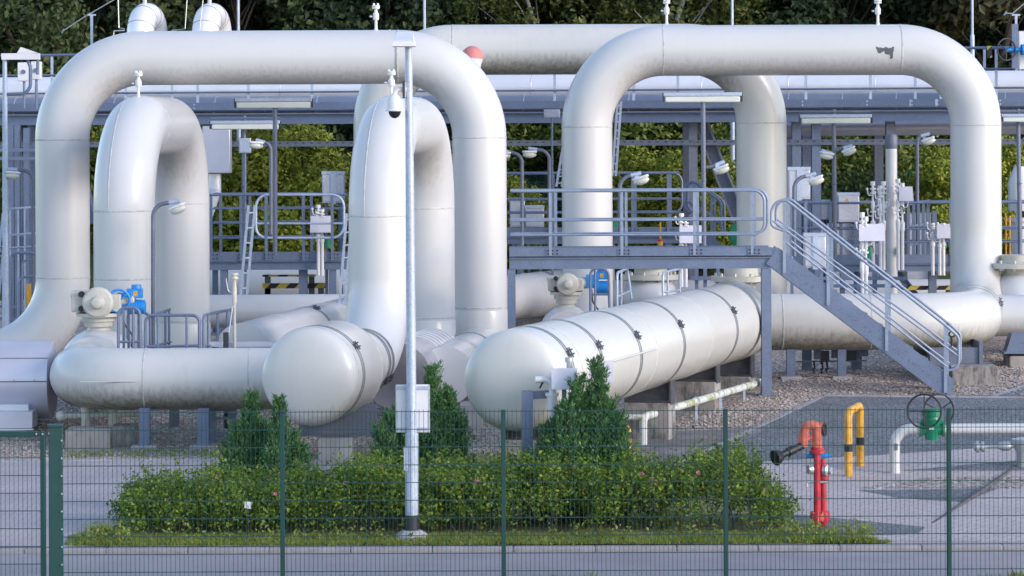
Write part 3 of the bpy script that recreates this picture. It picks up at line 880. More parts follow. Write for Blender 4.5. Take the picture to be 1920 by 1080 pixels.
# ---------------------------------------------------------------- low railings round the left valve
def low_rail(label, pts_list, Y0, mat='steel', cat="railing"):
    base = W(*pts_list[0][0])
    t = thing("low_railing", label, cat, (base.x, base.y, zg(base.y)), "low guard rails round the valves")
    for i, p in enumerate(pts_list):
        mb = MB(); rail(mb, [W(*q) for q in p], .026 if i == 0 else .022, 8, .12 if len(p) > 2 else 0)
        mb.build("top_rail" if i == 0 else "post", M[mat], t)
    return t
Yr = 53.0
low_rail("narrow guard rail behind the long header beside the blue motor", [[(1107, 585, 60.4), (1107, 502, 60.4), (1141, 506, 60.4), (1143, 585, 60.4)], [(1116, 503, 60.4), (1116, 585, 60.4)], [(1109, 552, 60.4), (1142, 552, 60.4)]], 60)
low_rail("bright guard rail leaning out behind the long header, left of the pale valve dome", [[(1157, 580, 60.4), (1157, 512, 60.4), (1176, 503, 62.4), (1184, 560, 62.4)], [(1165, 509, 61.2), (1165, 575, 61.2)], [(1158, 556, 60.4), (1182, 545, 62)]], 60, 'steel_lt')
low_rail("bright guard rail behind the long header, right of the pale valve dome", [[(1243, 575, 60.6), (1243, 511, 60.6), (1274, 504, 62.6), (1275, 570, 62.6)], [(1252, 509, 61), (1252, 570, 61)], [(1244, 548, 60.6), (1274, 544, 62.6)]], 60, 'steel_lt')
low_rail("small bowed guard rail right beside the blue motor at left", [[(222, 690, Yr), (222, 577, Yr), (262, 577, Yr), (265, 690, Yr)], [(232, 580, Yr + .3), (232, 690, Yr + .3)], [(241, 580, Yr + .1), (241, 690, Yr + .1)], [(250, 580, Yr), (250, 690, Yr)], [(224, 641, Yr), (264, 641, Yr)]], Yr)
low_rail("second bowed guard rail behind the blue motor", [[(240, 690, 54.6), (240, 576, 54.6), (281, 590, 54.6), (283, 690, 54.6)], [(260, 580, 54.6), (260, 690, 54.6)]], 54)
low_rail("wide rounded guard rail in front of the left hoop", [[(273, 690, Yr), (273, 591, Yr), (374, 591, Yr), (374, 690, Yr)], [(296, 592, Yr), (296, 690, Yr)], [(350, 592, Yr), (350, 690, Yr)], [(276, 650, Yr), (372, 648, Yr)]], Yr)
low_rail("slanting guard rail running back beside the left hoop", [[(283, 592, Yr + .1), (318, 580, 56.0)], [(310, 584, 55.4), (310, 690, 55.4)], [(317, 582, 56), (317, 690, 56)], [(283, 650, Yr), (320, 641, 56)]], Yr)
low_rail("guard rail slanting back right of the left hoop", [[(382, 690, Yr), (382, 591, Yr), (435, 580, 56)], [(390, 592, 53.4), (390, 690, 53.4)], [(408, 588, 54.4), (408, 690, 54.4)], [(426, 584, 55.4), (426, 690, 55.4)], [(434, 582, 56), (434, 690, 56)], [(384, 650, 53), (436, 637, 56)]], Yr)
t = thing("vent_pipe", "thin white vent standpipe with flanged head right of the left hoop", "vent pipe", (W(440, 690, 53.5).x, 53.5, .3))
c = W(440, 690, 53.5); mb = MB(); zt = W(440, 512, 53.5).z
mb.lathe([(0, .026), (zt - .50 - c.z, .026), (zt - .50 - c.z, .042), (zt - .25 - c.z, .042), (zt - .22 - c.z, .035), (zt - .10 - c.z, .035), (zt - .10 - c.z, .07), (zt - .06 - c.z, .07), (zt - .06 - c.z, .04), (zt - .03 - c.z, .04), (zt - .03 - c.z, .07), (zt - c.z, .07)], c, (0, 0, 1), 16)
mb.build("standpipe", M['cream'], t)
mb = MB(); mb.tube([W(424, 522, 53.5), W(425, 530, 53.5), W(428, 545, 53.5), W(436, 550, 53.5)], .008, 6); mb.tube([W(424, 660, 53.45), W(436, 575, 53.45), W(440, 575, 53.45)], .01, 6)
mb.build("signal_cable", M['white'], t)
t = thing("short_post", "short dark square post beside the white vent standpipe", "post", (W(424, 690, 53).x, 53, .3))
mb = MB(); p = W(424, 690, 53); mb.span((p.x - .045, 52.95, .2), (p.x + .045, 53.04, W(424, 623, 53).z)); mb.build("post", M['dark'], t, bevel=.005)
t = thing("cable_tray", "thin lavender cable tray behind the lower left pipe and header", "cable tray", (W(450, 646, 53.6).x, 53.6, .4))
mb = MB(); a, b = W(385, 646, 53.6), W(540, 646, 53.6); mb.box(((a.x + b.x) / 2, 53.7, a.z), (b.x - a.x, .3, .07)); mb.build("tray", M['alu_dull'], t)
mb = MB()
for q in (.1, .9): mb.box((a.x + (b.x - a.x) * q, 53.7, a.z / 2), (.06, .06, a.z - .072))
mb.build("tray_leg", M['steel'], t)

# ---------------------------------------------------------------- front walkway and staircase
YF, YK = 55.9, 56.72
def wx(x, y=480, Y=YF): return W(x, y, Y).x
DZ = W(1200, 481, YF).z           # deck level
t = thing("walkway", "galvanised walkway platform with railings crossing above the long header", "walkway", (wx(1200), YF, .45))
mb = MB(); xa, xb = wx(955), wx(1448)
mb.ibeam((xa, YF + .05, DZ - .115), (xb, YF + .05, DZ - .115), .20, .10); mb.ibeam((xa, YK - .05, DZ - .115), (xb, YK - .05, DZ - .115), .20, .10)
for k in range(7):
    x = xa + .1 + (xb - xa - .2) * k / 6; mb.bar((x, YF + .1, DZ - .09), (x, YK - .1, DZ - .09), .06, .12)
mb.build("deck_beam", M['steel'], t, smooth=False)
mb = MB()
n = 110
for k in range(n):
    x = xa + (xb - xa) * (k + .5) / n; mb.box((x, (YF + YK) / 2, DZ - .005), (.006, YK - YF - .1, .028))
for k in range(5): mb.box(((xa + xb) / 2, YF + .1 + k * .15, DZ), (xb - xa, .01, .014))
mb.build("grating", M['steel_dk'], t, smooth=False)
def toe(parent, xa, xb, Y, z, h, posts, mat='steel'):
    mb = MB(); mb.box(((xa + xb) / 2, Y, z + h / 2), (xb - xa, .006, h)); mb.build("toe_board", M[mat], parent, smooth=False)
    for x in posts:
        mb = MB(); mb.box((x + .04, Y - .012, z + h / 2), (.24, .012, h * .95)); pl = mb.build("bolt_plate", M[mat], parent, smooth=False)
        mb = MB()
        for dx in (-.04, .04, .12):
            for dz in (.3, .7): mb.lathe([(0, .016), (.018, .016)], (x + dx, Y - .018, z + h * dz), (0, -1, 0), 8)
        mb.build("bolt", M['dark'], pl)
posts_px = (1032, 1166, 1302, 1410)
zt, zm, zl_ = W(1200, 357.5, YF).z, W(1200, 412.5, YF).z, W(1200, 440, YF).z
toe(t, xa, xb, YF - .01, DZ + .01, .145, [wx(x, 470) for x in posts_px])
toe(t, xa, xb, YK + .01, DZ + .01, .145, [])
for fi, (Y, off) in enumerate(((YF - .03, 0), (YK + .03, .02))):
    s_ = S(Y); sh = 0
    for x in posts_px:
        mb = MB(); X = wx(x, 420) + (0 if fi == 0 else .105); mb.box((X, Y, (DZ + .02 + zt) / 2), (.05, .012, zt - DZ - .02)); mb.build("post", M['rail'], t, smooth=False)
    xe = wx(1437 - 4 * (1 - fi), 400) + .085 * fi; xs = wx(957, 400)
    mb = MB(); rail(mb, [(xs, Y, zt), (xe, Y, zt), (xe, Y, zl_), (wx(1404, 440) + .1 * fi, Y, zl_)], .026, 10, .20); rail(mb, [(xs, Y, zl_), (wx(1404, 440) + .02, Y, zl_)], .019); mb.build("handrail", M['rail'], t)
    mb = MB(); rail(mb, [(xs, Y, zm), (xe, Y, zm)], .019); mb.build("mid_rail", M['rail'], t)
mb = MB(); cx = wx(1437, 600); mb.ibeam((cx, YF + .05, zg(YF) - .05), (cx, YF + .05, DZ - .22), .19, .17, up=(0, 1, 0)); mb.box((cx, YF + .05, zg(YF) + .01), (.30, .30, .03)); mb.build("column", M['steel'], t, smooth=False)
mb = MB(); cx = wx(953, 600) + .06; mb.ibeam((cx, YF + .05, zg(YF) - .05), (cx, YF + .05, DZ - .22), .16, .14, up=(0, 1, 0)); mb.build("column", M['steel'], t, smooth=False)

t = thing("staircase", "galvanised steel staircase with double handrails descending to the right from the walkway", "staircase", (wx(1790, 740), YF, .45))
top = Vector((wx(1452, 488), 0, DZ - .02)); bot = Vector((wx(1779, 728), 0, W(1779, 728, YF).z))
dst = (bot - top); slope = dst.normalized()
for Y in (YF, YK - .02):
    mb = MB(); a = top + Vector((0, Y, 0)); b = bot + Vector((0, Y, 0))
    up = Vector((0, 1, 0)).cross(slope); up = up if up.z > 0 else -up
    # parallelogram stringer with flanges
    mb.bar(a - slope * .05, b, .012, .34, up)
    for s in (-1, 1): mb.bar(a - slope * .05 + up * s * .17 + Vector((0, .03, 0)), b + up * s * .17 + Vector((0, .03, 0)), .07, .012, up)
    mb.box((bot.x + .02, Y + .03, zg(YF) + .14), (.12, .07, .28))
    st = mb.build("stringer", M['steel'], t, smooth=False)
    if Y == YF:
        mb = MB()
        for k in range(12):
            p = a.lerp(b, (k + .5) / 12)
            for q in (-.06, .06): mb.lathe([(0, .012), (.014, .012)], p + slope * q + Vector((0, -.006, 0)) - up * .02, (0, -1, 0), 8)
        mb.build("bolt", M['steel_dk'], st)
for k in range(11):
    p = top.lerp(bot, (k + .75) / 11.6); mb = MB(); mb.box((p.x, (YF + YK) / 2, p.z + .12), (.25, YK - YF - .06, .03)); mb.box((p.x + .12, (YF + YK) / 2, p.z + .125), (.012, YK - YF - .05, .055))
    mb.build("tread", M['steel_lt'], t, smooth=False)
def sp(x, y, Y): return W(x, y, YF) + Vector((.15 if Y > YF else 0, Y - YF, 0))
for Y, dx in ((YF - .03, 0), (YK + .01, 0)):
    hr = [sp(1470, 433, Y), sp(1446, 424, Y), sp(1446, 377, Y), sp(1474, 375, Y), sp(1776, 613, Y), sp(1797, 632, Y), sp(1797, 690, Y), sp(1779, 694, Y)]
    mb = MB(); rail(mb, fillet(hr, [.10, .22, .16, .15, .12, .14], 6), .025, 10); mb.build("handrail", M['rail'], t)
    for (ya, yb, xa_, xb_) in ((413, 668, 1447, 1797), (470 - 15, 692, 1474, 1776)):
        mb = MB(); rail(mb, [sp(xa_, ya, Y), sp(xb_, yb - (0 if xa_ == 1447 else 4), Y)], .018); mb.build("mid_rail", M['rail'], t)
    for (x, y0, y1) in ((1470, 376, 512), (1552, 436, 572), (1661, 524, 658), (1771, 608, 736)):
        mb = MB(); mb.box((sp(x, 400, Y).x, Y - .004, (sp(x, y0, Y).z + sp(x, y1, Y).z) / 2), (.055, .012, sp(x, y0, Y).z - sp(x, y1, Y).z)); mb.build("post", M['rail'], t, smooth=False)
mb = MB(); mb.ring(sp(1781, 632, YK), (0, 1, 0), .05, .014, 16, 6); mb.tube([sp(1780, 638, YK), sp(1781, 655, YK)], .02, 8); mb.build("chain_hook", M['black'], t)

# support under the right elbow
def px_block(label, x0, x1, ytop, Y, dep, mat='concrete', name="concrete_block"):
    a, b = W(x0, ytop, Y), W(x1, ytop, Y)
    mb = MB(); mb.span((a.x, Y, zg(Y) - .08), (b.x, Y + dep, a.z)); return tag(mb.build(name, M[mat], smooth=False, bevel=.02), label, "concrete block", "concrete pipe supports")
px_block("black-streaked concrete block right of the stair foot", 1785, 1872, 687, 57.2, 1.0)
t = thing("pipe_saddle", "grey steel saddle plate under the right pipe bend", "pipe support", (W(1820, 680, 58.4).x, 58.4, .5))
mb = MB(); a, b = W(1712, 686, 57.9), W(1842, 640, 57.9); mb.span((a.x + .3, 57.85, a.z + .012), (b.x, 58.05, W(1800, 652, 57.9).z)); mb.span((b.x - .07, 57.8, a.z + .012), (b.x, 58.9, b.z)); mb.span((a.x + .2, 57.6, a.z - .01), (b.x + .1, 58.6, a.z + .012)); mb.build("saddle", M['steel_dk'], t, smooth=False)
px_block("tall streaked concrete block hidden behind the lower stair flight", 1710, 1775, 655, 58.9, .5)
px_block("low concrete block at the right edge under the white pipe", 1893, 1960, 668, 60, .8)
t = thing("pipe_saddle", "light grey saddle plate at the right edge under the white pipe", "pipe support", (W(1905, 665, 60).x, 60.2, .6))
mb = MB(); a, b = W(1886, 661, 60.1), W(1990, 625, 60.1); mb.quad((a.x, 60.1, a.z), (b.x, 60.1, a.z), (b.x, 60.1, b.z), (a.x + .12, 60.1, b.z)); mb.quad((a.x, 60.5, a.z), (a.x + .12, 60.5, b.z), (b.x, 60.5, b.z), (b.x, 60.5, a.z)); mb.quad((a.x, 60.1, a.z), (a.x + .12, 60.1, b.z), (a.x + .12, 60.5, b.z), (a.x, 60.5, a.z)); mb.box(((a.x + b.x) / 2, 60.3, a.z - .0), (b.x - a.x + .1, .6, .03)); mb.build("saddle", M['steel'], t, smooth=False)
# posts under the horizontal pipe
def post(label, x0, x1, ytop, Y, mat='steel', base=True, ybot=None, zt=None, grp="steel columns under the pipes"):
    a, b = W(x0, ytop, Y), W(x1, ytop, Y); w = b.x - a.x; cx = (a.x + b.x) / 2; zb = zg(Y) if ybot is None else W(x0, ybot, Y).z
    t = thing("steel_column", label, "column", (cx, Y, zb), grp)
    mb = MB(); mb.ibeam((cx, Y + w / 2, zb - .03), (cx, Y + w / 2, a.z), w, w, up=(0, 1, 0), tf=.016, tw=.012); mb.build("column", M[mat], t, smooth=False)
    if base: mb = MB(); mb.box((cx, Y + w / 2, zb + .02), (w * 2.4, w * 2.2, .07)); mb.build("footing", M['concrete_lt'], t, smooth=False, bevel=.01)
    return t
post("steel column under the right low pipe, left of the dark cables", 1475, 1491, 655, 58.3)
post("steel column under the right low pipe, right of the dark cables", 1571, 1586, 655, 58.3)
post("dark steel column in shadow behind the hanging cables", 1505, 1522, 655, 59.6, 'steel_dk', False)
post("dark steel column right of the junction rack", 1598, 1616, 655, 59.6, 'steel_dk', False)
t = thing("junction_rack", "rack of dark junction boxes with cables hanging under the right pipe", "junction boxes", (W(1560, 700, 59.2).x, 59.2, .5))
mb = MB(); a, b = W(1493, 678, 59.2), W(1625, 676, 59.2); mb.bar(a, b, .04, .03); a, b = W(1515, 701, 59.2), W(1600, 700, 59.2); mb.bar(a, b, .03, .02); mb.build("rack_bar", M['steel'], t)
for i, (x0, y0, x1, y1) in enumerate(((1527, 656, 1538, 674), (1540, 658, 1555, 676), (1560, 655, 1570, 672), (1588, 657, 1606, 676), (1610, 656, 1628, 668))):
    mb = MB(); a, b = W(x0, y1, 59.1), W(x1, y0, 59.1); mb.span((a.x, 59.1, a.z), (b.x, 59.25, b.z)); mb.build("junction_box", M['dark' if i % 2 else 'steel_dk'], t, smooth=False)
for x in (1526, 1541, 1550):
    mb = MB(); p = W(x, 676, 59.15); mb.tube(fillet([p, p + Vector((.03, 0, -.3)), Vector((p.x - .02, 59.15, zg(59.15) + .1)), Vector((p.x + .02, 59.2, zg(59.2)))], .1, 4), .02, 6); mb.build("cable", M['black'], t)
mb = MB()
for x in (1529, 1539, 1551): q = W(x, 723, 59.1); mb.span((q.x - .05, 59.1, zg(59.1)), (q.x + .05, 59.25, q.z))
mb.build("cable_box", M['black'], t, smooth=False)

# columns and blocks under the left pipe and header
for x0, x1, lab in ((260, 280, "steel column on concrete pad under the left pipe, nearer its rounded bend"), (370, 391, "steel column on concrete pad under the left pipe, nearer the junipers")):
    post(lab, x0, x1, 766, 51.6)
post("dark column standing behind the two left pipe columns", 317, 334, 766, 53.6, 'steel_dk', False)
t = thing("pipe_trestle", "steel trestle with crossbar right of the left pipe columns", "trestle", (W(425, 830, 52.6).x, 52.6, 0))
mb = MB(); a = W(392, 768, 52.6); b = W(443, 768, 52.6); mb.bar(a, b, .08, .05)
for x in (398, 436): q = W(x, 770, 52.6); mb.box((q.x, 52.6, q.z / 2), (.13, .10, q.z))
for y in (784, 812, 822): mb.bar(W(398, y, 52.55), W(436, y, 52.55), .02, .05)
mb.build("frame", M['steel'], t, smooth=False)
t = thing("pipe_stand", "two cream pedestal legs under the rounded left pipe bend", "pipe stand", (W(185, 830, 52.6).x, 52.6, 0))
for x in (161, 212):
    mb = MB(); q = W(x, 775, 52.5); mb.lathe([(0, .085), (q.z + .1, .085)], (q.x, 52.5, 0.2), (0, 0, 1), 16); mb.build("leg", M['cream'], t)
mb = MB(); a, b = W(115, 780, 52.5), W(262, 776, 52.5); mb.tube([a, b], .05, 10); mb.ball(a, .09); mb.build("cross_pipe", M['cream'], t)
px_block("wide concrete block at lower left beneath the rounded pipe bend", 122, 205, 806, 51.3, .7, 'concrete')
px_block("dark concrete block beside the wide one at lower left", 207, 252, 800, 51.9, .6, 'concrete')
px_block("tall pale concrete block beneath the domed left header", 597, 660, 822, 49.6, .6, 'concrete_lt')
px_block("pale concrete block between middle juniper and long header", 862, 905, 758, 53.6, .6, 'concrete_lt')
t = thing("saddle_support", "dark steel saddle beneath the domed left header", "pipe support", (W(640, 800, 50).x, 50.2, 0))
mb = MB(); a, b = W(560, 818, 49.9), W(705, 780, 49.9); mb.span((a.x, 49.95, W(600, 821, 49.6).z + .02), (b.x, 50.2, HZ - R1 * .72)); mb.span((a.x - .05, 49.8, W(600, 821, 49.6).z), (b.x + .05, 50.4, W(600, 821, 49.6).z + .02)); mb.build("saddle", M['steel_dk'], t, smooth=False)
t = thing("ground_pipe", "thin grey pipes lying near the ground under the left pipe", "pipe", (W(250, 800, 54.5).x, 54.5, .2))
mb = MB(); mb.tube(fillet([W(110, 806, 54.5), W(150, 797, 54.5), W(235, 792, 54.5), W(450, 792, 54.5)], .3, 5), .06, 10); mb.build("pipe", M['silver'], t)

# steel column near the domed end of the header with small pipework and boards
t = thing("steel_column", "short steel column with bracket in front of the long header dome", "column", (W(989, 860, 42.1).x, 42.1, 0))
mb = MB(); a, b = W(978, 734, 42.0), W(999, 734, 42.0); mb.ibeam(((a.x + b.x) / 2, 42.08, -.05), ((a.x + b.x) / 2, 42.08, a.z), .15, .15, up=(0, 1, 0)); mb.build("column", M['steel'], t, smooth=False)
mb = MB(); mb.bar(W(998, 741, 42.1), W(1030, 739, 42.1), .10, .10); mb.build("bracket", M['steel_dk'], t, smooth=False)
t = thing("sampling_pipe", "white sampling pipework bent over beside the long header dome", "pipe", (W(1035, 850, 42.0).x, 42.0, 0))
Yq = 42.0
mb = MB(); mb.tube(fillet([W(1034, 880, Yq), W(1036, 709, Yq), W(1004, 712, Yq)], .12, 8), .045, 14); mb.tube([W(1036, 704, Yq), W(1070, 697, 42.5)], .04, 12)
mb.lathe([(0, .07), (.18, .07), (.18, .09), (.22, .09)], W(1035, 768, Yq), (0, 0, 1), 16); mb.build("pipe", M['white'], t)
mb = MB(); q = W(1046, 780, Yq); mb.lathe([(0, .09), (.16, .09), (.18, .05)], q - Vector((-.05, 0, .12)), (0, 0, 1), 14); mb.build("valve_actuator", M['green'], t)
mb = MB(); mb.tube(fillet([W(1012, 728, Yq), W(1018, 716, Yq), W(1030, 714, Yq)], .05, 5), .014, 6); mb.build("hose", M['black'], t)
mb = MB(); p = W(1067, 676, 42.3); mb.lathe([(0, .035), (.10, .035), (.10, .055), (.16, .055)], p - Vector((0, 0, .12)), (0, 0, 1), 12); mb.build("gauge", M['silver'], t)
def board(label, x0, y0, x1, y1, Y, lean=.25, mat='board', foot=True):
    """sheet metal weather board over instruments, leaning, on a post"""
    a, b = W(x0, y1, Y), W(x1, y0, Y); h = b.z - a.z
    t = thing("weather_board", label, "weather board", ((a.x + b.x) / 2, Y, zg(Y)), "white instrument weather boards")
    mb = MB(); mb.quad((a.x, Y - lean * h, a.z), (b.x, Y - lean * h, a.z), (b.x, Y, b.z), (a.x, Y, b.z)); mb.quad((a.x, Y - lean * h + .03, a.z - .005), (a.x, Y + .03, b.z - .005), (b.x, Y + .03, b.z - .005), (b.x, Y - lean * h + .03, a.z - .005))
    for X in (a.x, b.x): mb.quad((X, Y - lean * h, a.z), (X, Y, b.z), (X, Y + .30, b.z - .01), (X, Y + .30, a.z + .05))
    mb.quad((a.x, Y, b.z), (b.x, Y, b.z), (b.x, Y + .30, b.z - .03), (a.x, Y + .30, b.z - .03))
    mb.build("board", M[mat], t, smooth=False)
    if foot: mb = MB(); mb.box(((a.x + b.x) / 2, Y + .15, (zg(Y) + a.z) / 2 + .06), (.06, .06, a.z - zg(Y) + .12)); mb.build("post", M['steel'], t, smooth=False)
    return t
board("white tilted weather board left of the right juniper tip", 1034, 690, 1082, 729, 41.9, .35)
board("white tilted weather board right of the right juniper tip", 1106, 676, 1149, 716, 42.0, .35)

# ---------------------------------------------------------------- background steelwork: pipe rack
def rackline(x, y):      # the rack runs slightly towards the camera on its right
    Yl, Yr = 74.5, 70.0
    return Yl + (Yr - Yl) * (x + 200) / 2320.0
RK = lambda x, y, d=0: W(x, y, rackline(x, y)) + Vector((0, d, 0))
za_ = RK(100, 205).z; zb_ = RK(1800, 195).z; ZD = (za_ + zb_) / 2
ZRt = (RK(100, 104).z + RK(1850, 89).z) / 2
zmid = (RK(100, 178).z + RK(1500, 164).z) / 2
ZBb = (RK(560, 235).z + RK(1200, 227).z) / 2
t = thing("pipe_rack", "long galvanised pipe rack bridge with walkway crossing behind the loops", "pipe rack", (RK(960, 220).x, rackline(960, 0), 1.0))
def rx(x): p = RK(x, 200); return p.x, p.y
(xa, ya), (xb, yb) = rx(-160), rx(2100)
mb = MB(); mb.ibeam((xa, ya, (ZD + ZBb) / 2 - .06), (xb, yb, (ZD + ZBb) / 2 - .06), ZD - ZBb - .12, .22, tf=.03); mb.build("main_beam", M['steel'], t, smooth=False)
mb = MB(); mb.ibeam((xa, ya + 2.6, (ZD + ZBb) / 2 - .06), (xb, yb + 2.6, (ZD + ZBb) / 2 - .06), ZD - ZBb - .12, .22, tf=.03); mb.build("main_beam", M['steel_dk'], t, smooth=False)
mb = MB(); mb.bar((xa, ya - .02, ZD + .04), (xb, yb - .02, ZD + .04), .01, .17); mb.bar((xa, ya + .5, ZD - .06), (xb, yb + .5, ZD - .06), .9, .02); mb.build("toe_board", M['steel'], t, smooth=False)
mb = MB(); rail(mb, [(xa, ya, ZRt), (xb, yb, ZRt)], .032, 8); mb.build("handrail", M['steel'], t)
mb = MB(); rail(mb, [(xa, ya, zmid), (xb, yb, zmid)], .022, 8); rail(mb, [(xa, ya, zmid + .42), (xb, yb, zmid + .42)], .022, 8); mb.build("mid_rail", M['steel'], t)
for x in (-60, 98, 236, 323, 371, 466, 585, 1040, 1188, 1271, 1511, 1632, 1716, 1764, 1846, 1868, 2000):
    X, Yq = rx(x); mb = MB(); mb.box((X, Yq - .02, (ZD + ZRt) / 2), (.06, .02, ZRt - ZD)); mb.box((X, Yq - .04, ZD + .04), (.26, .012, .16))
    for q in (-.08, .08):
        for w_ in (-.04, .04): mb.lathe([(0, .02), (.02, .02)], (X + q, Yq - .046, ZD + .04 + w_), (0, -1, 0), 6)
    mb.build("railing_post", M['steel_lt'], t, smooth=False)
for x in (29, 300, 1300, 1495, 1532, 1672, 1990):
    X, Yq = rx(x); mb = MB(); mb.ibeam((X, Yq + .3, zg(Yq)), (X, Yq + .3, ZBb + .0), .22, .20, up=(0, 1, 0)); mb.ibeam((X, Yq + 2.6, zg(Yq)), (X, Yq + 2.6, ZBb), .22, .20, up=(0, 1, 0))
    mb.build("column", M['steel_dk' if x in (1300, 1672) else 'steel'], t, smooth=False)
mb = MB(); mb.ibeam(RK(1318, 232, .4), RK(1392, 420, .4), .30, .24, tf=.03); mb.build("brace", M['steel_dk'], t, smooth=False)
mb = MB(); mb.ibeam(RK(170, 420, .4), RK(120, 240, .4), .26, .22, tf=.03); mb.build("brace", M['steel'], t, smooth=False)
mb = MB(); za2, zb2 = RK(440, 271).z, RK(1480, 266).z; zc2 = (za2 + zb2) / 2
mb.bar((xa, ya + .2, zc2), (xb, yb + .2, zc2), .012, .12); mb.bar((xa, ya + .35, zc2 - .055), (xb, yb + .35, zc2 - .055), .3, .01); mb.build("cable_tray", M['steel_dk'], t, smooth=False)
mb = MB(); 
for k in range(150):
    q = k / 149; X = xa + (xb - xa) * q; Yq = ya + (yb - ya) * q; mb.box((X, Yq + .19, zc2 + .02), (.05, .006, .025))
mb.build("tray_slots", M['dark'], t, smooth=False)
t["kind"] = "thing"
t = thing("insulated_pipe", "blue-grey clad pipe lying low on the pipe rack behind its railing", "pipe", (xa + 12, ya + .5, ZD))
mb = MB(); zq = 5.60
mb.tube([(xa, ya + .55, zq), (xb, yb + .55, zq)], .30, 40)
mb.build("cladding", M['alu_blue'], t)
for k in range(24):
    q = k / 23; mb = MB(); mb.ring((xa + (xb - xa) * q, ya + .55 + (yb - ya) * q, zq), (xb - xa, yb - ya, 0), .302, .008, 40, 5)
    mb.build("seam_ring", M['alu_dull'], t)
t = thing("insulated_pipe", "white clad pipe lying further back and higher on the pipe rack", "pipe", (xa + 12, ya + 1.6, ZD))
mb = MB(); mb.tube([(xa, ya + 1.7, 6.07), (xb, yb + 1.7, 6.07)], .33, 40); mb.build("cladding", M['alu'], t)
for k in range(14):
    q = (k + .4) / 14; mb = MB(); mb.ring((xa + (xb - xa) * q, ya + 1.7 + (yb - ya) * q, 6.07), (xb - xa, yb - ya, 0), .331, .007, 40, 5)
    mb.build("seam_ring", M['alu_dull'], t)
t = thing("hanging_pipe", "grey pipe hung below the rack at the right", "pipe", (RK(1620, 240).x, 73, 5))
mb = MB(); mb.tube([RK(1478, 243, 1.2), RK(2100, 237, 1.2)], .16, 20); mb.build("pipe", M['alu_dull'], t)
for x0, lab in ((263, "aluminium clad pipe elbow rising above the left loop, left of two"), (385, "aluminium clad pipe elbow rising above the left loop, right of two")):
    Yq = 77; p = W(x0, 30, Yq); t = thing("clad_elbow", lab, "pipe elbow", (p.x, Yq, 7.2), "clad elbows above the rack")
    zt = W(x0, 4, Yq).z; d_ = Vector((.17, .98, 0)).normalized()
    pth = fillet([Vector((p.x, Yq, ZD)), Vector((p.x, Yq, zt - .33)), Vector((p.x, Yq, zt - .33)) + d_ * 1.2, Vector((p.x, Yq, ZD)) + d_ * 1.2], .52, 10)
    mb = MB(); mb.tube(pth, .33, 32); mb.build("cladding", M['alu'], t)
    for i in (1, 4, 8, 12, 15):
        mb = MB(); mb.ring(pth[i], pth[i + 1] - pth[i], .332, .007, 32, 5); mb.build("seam_ring", M['steel_dk'], t)
    mb = MB(); q = Vector((p.x, Yq, zt - .02)) + d_ * .4; mb.tube([q, q + Vector((0, 0, .5))], .05, 10); mb.build("vent_stub", M['silver'], t)
t = thing("cable_conduit", "thin bent conduits beside the clad elbows at the top left", "conduit", (W(222, 60, 76).x, 76, 7))
mb = MB(); mb.tube([W(221, -20, 76), W(223, 52, 76), W(234, 54, 76)], .012, 6); mb.tube([W(213, 66, 76), W(214, 58, 76), W(234, 57, 76)], .016, 6); mb.tube([W(352, -20, 76), W(347, 54, 76), W(322, 57, 76)], .012, 6); mb.tube([W(383, -20, 76), W(374, 57, 76)], .012, 6); mb.build("conduit", M['silver'], t)
t = thing("duct_box", "grey metal duct box hanging under the rack with a ribbed bend below", "duct", (W(412, 300, 71).x, 71, 4))
mb = MB(); a, b = W(380, 325, 70.5), W(431, 236, 70.5); mb.span((a.x, 70.5, a.z), (b.x, 71.0, b.z)); mb.build("box", M['alu_dull'], t, bevel=.02)
pth = fillet([W(403, 326, 70.8), W(403, 360, 70.8), W(385, 410, 70.8)], .4, 10); mb = MB(); mb.tube(pth, .14, 20)
for i in range(1, len(pth) - 1, 2): mb.ring(pth[i], pth[i + 1] - pth[i], .142, .01, 20, 5)
mb.build("ribbed_bend", M['alu'], t)
# top right corner: handwheel, cabinet, crane arm
t = thing("rack_valve", "dark handwheel valve with blue body on the rack at the top right", "valve", (W(1890, 100, 69).x, 69, 6.5))
mb = MB(); c = W(1887, 93, 69.0); mb.ring(c, (.5, -1, 0), .235, .018, 32, 8)
for k in range(3):
    a = k * 2 * PI / 3 + .5; mb.tube([c, c + Vector((math.cos(a) * .21, math.cos(a) * .1, math.sin(a) * .235))], .012, 6)
mb.build("handwheel", M['dark'], t)
mb = MB(); mb.lathe([(0, .05), (.35, .05), (.35, .12), (.8, .12)], c + Vector((0, .15, 0)), (1, .1, 0), 16); mb.build("valve_body", M['blue'], t)
mb = MB(); a, b = W(1898, 128, 69.2), W(1909, 45, 69.2); mb.span((a.x, 69.2, a.z), (b.x, 69.3, b.z)); mb.build("bracket", M['steel'], t)
t = thing("rack_cabinet", "white cabinet on the rack cut by the right edge", "cabinet", (W(1925, 130, 69.5).x, 69.6, 6.5))
mb = MB(); a, b = W(1911, 130, 69.5), W(1975, 58, 69.5); mb.span((a.x, 69.5, a.z), (b.x, 70, b.z)); mb.build("cabinet", M['white'], t, bevel=.01)
mb = MB(); mb.box(((a.x + b.x) / 2 + .06, 69.49, (a.z + b.z) / 2), (.03, .02, .12)); mb.build("handle", M['dark'], t)
t = thing("hazard_plate", "small yellow and black striped plate on the rack rail at top right", "hazard plate", (W(1856, 98, 69.6).x, 69.6, 6.8))
mb = MB(); a, b = W(1851, 108, 69.6), W(1860, 86, 69.6); mb.span((a.x, 69.6, a.z), (b.x, 69.62, b.z)); mb.build("plate", M['hazard'], t)
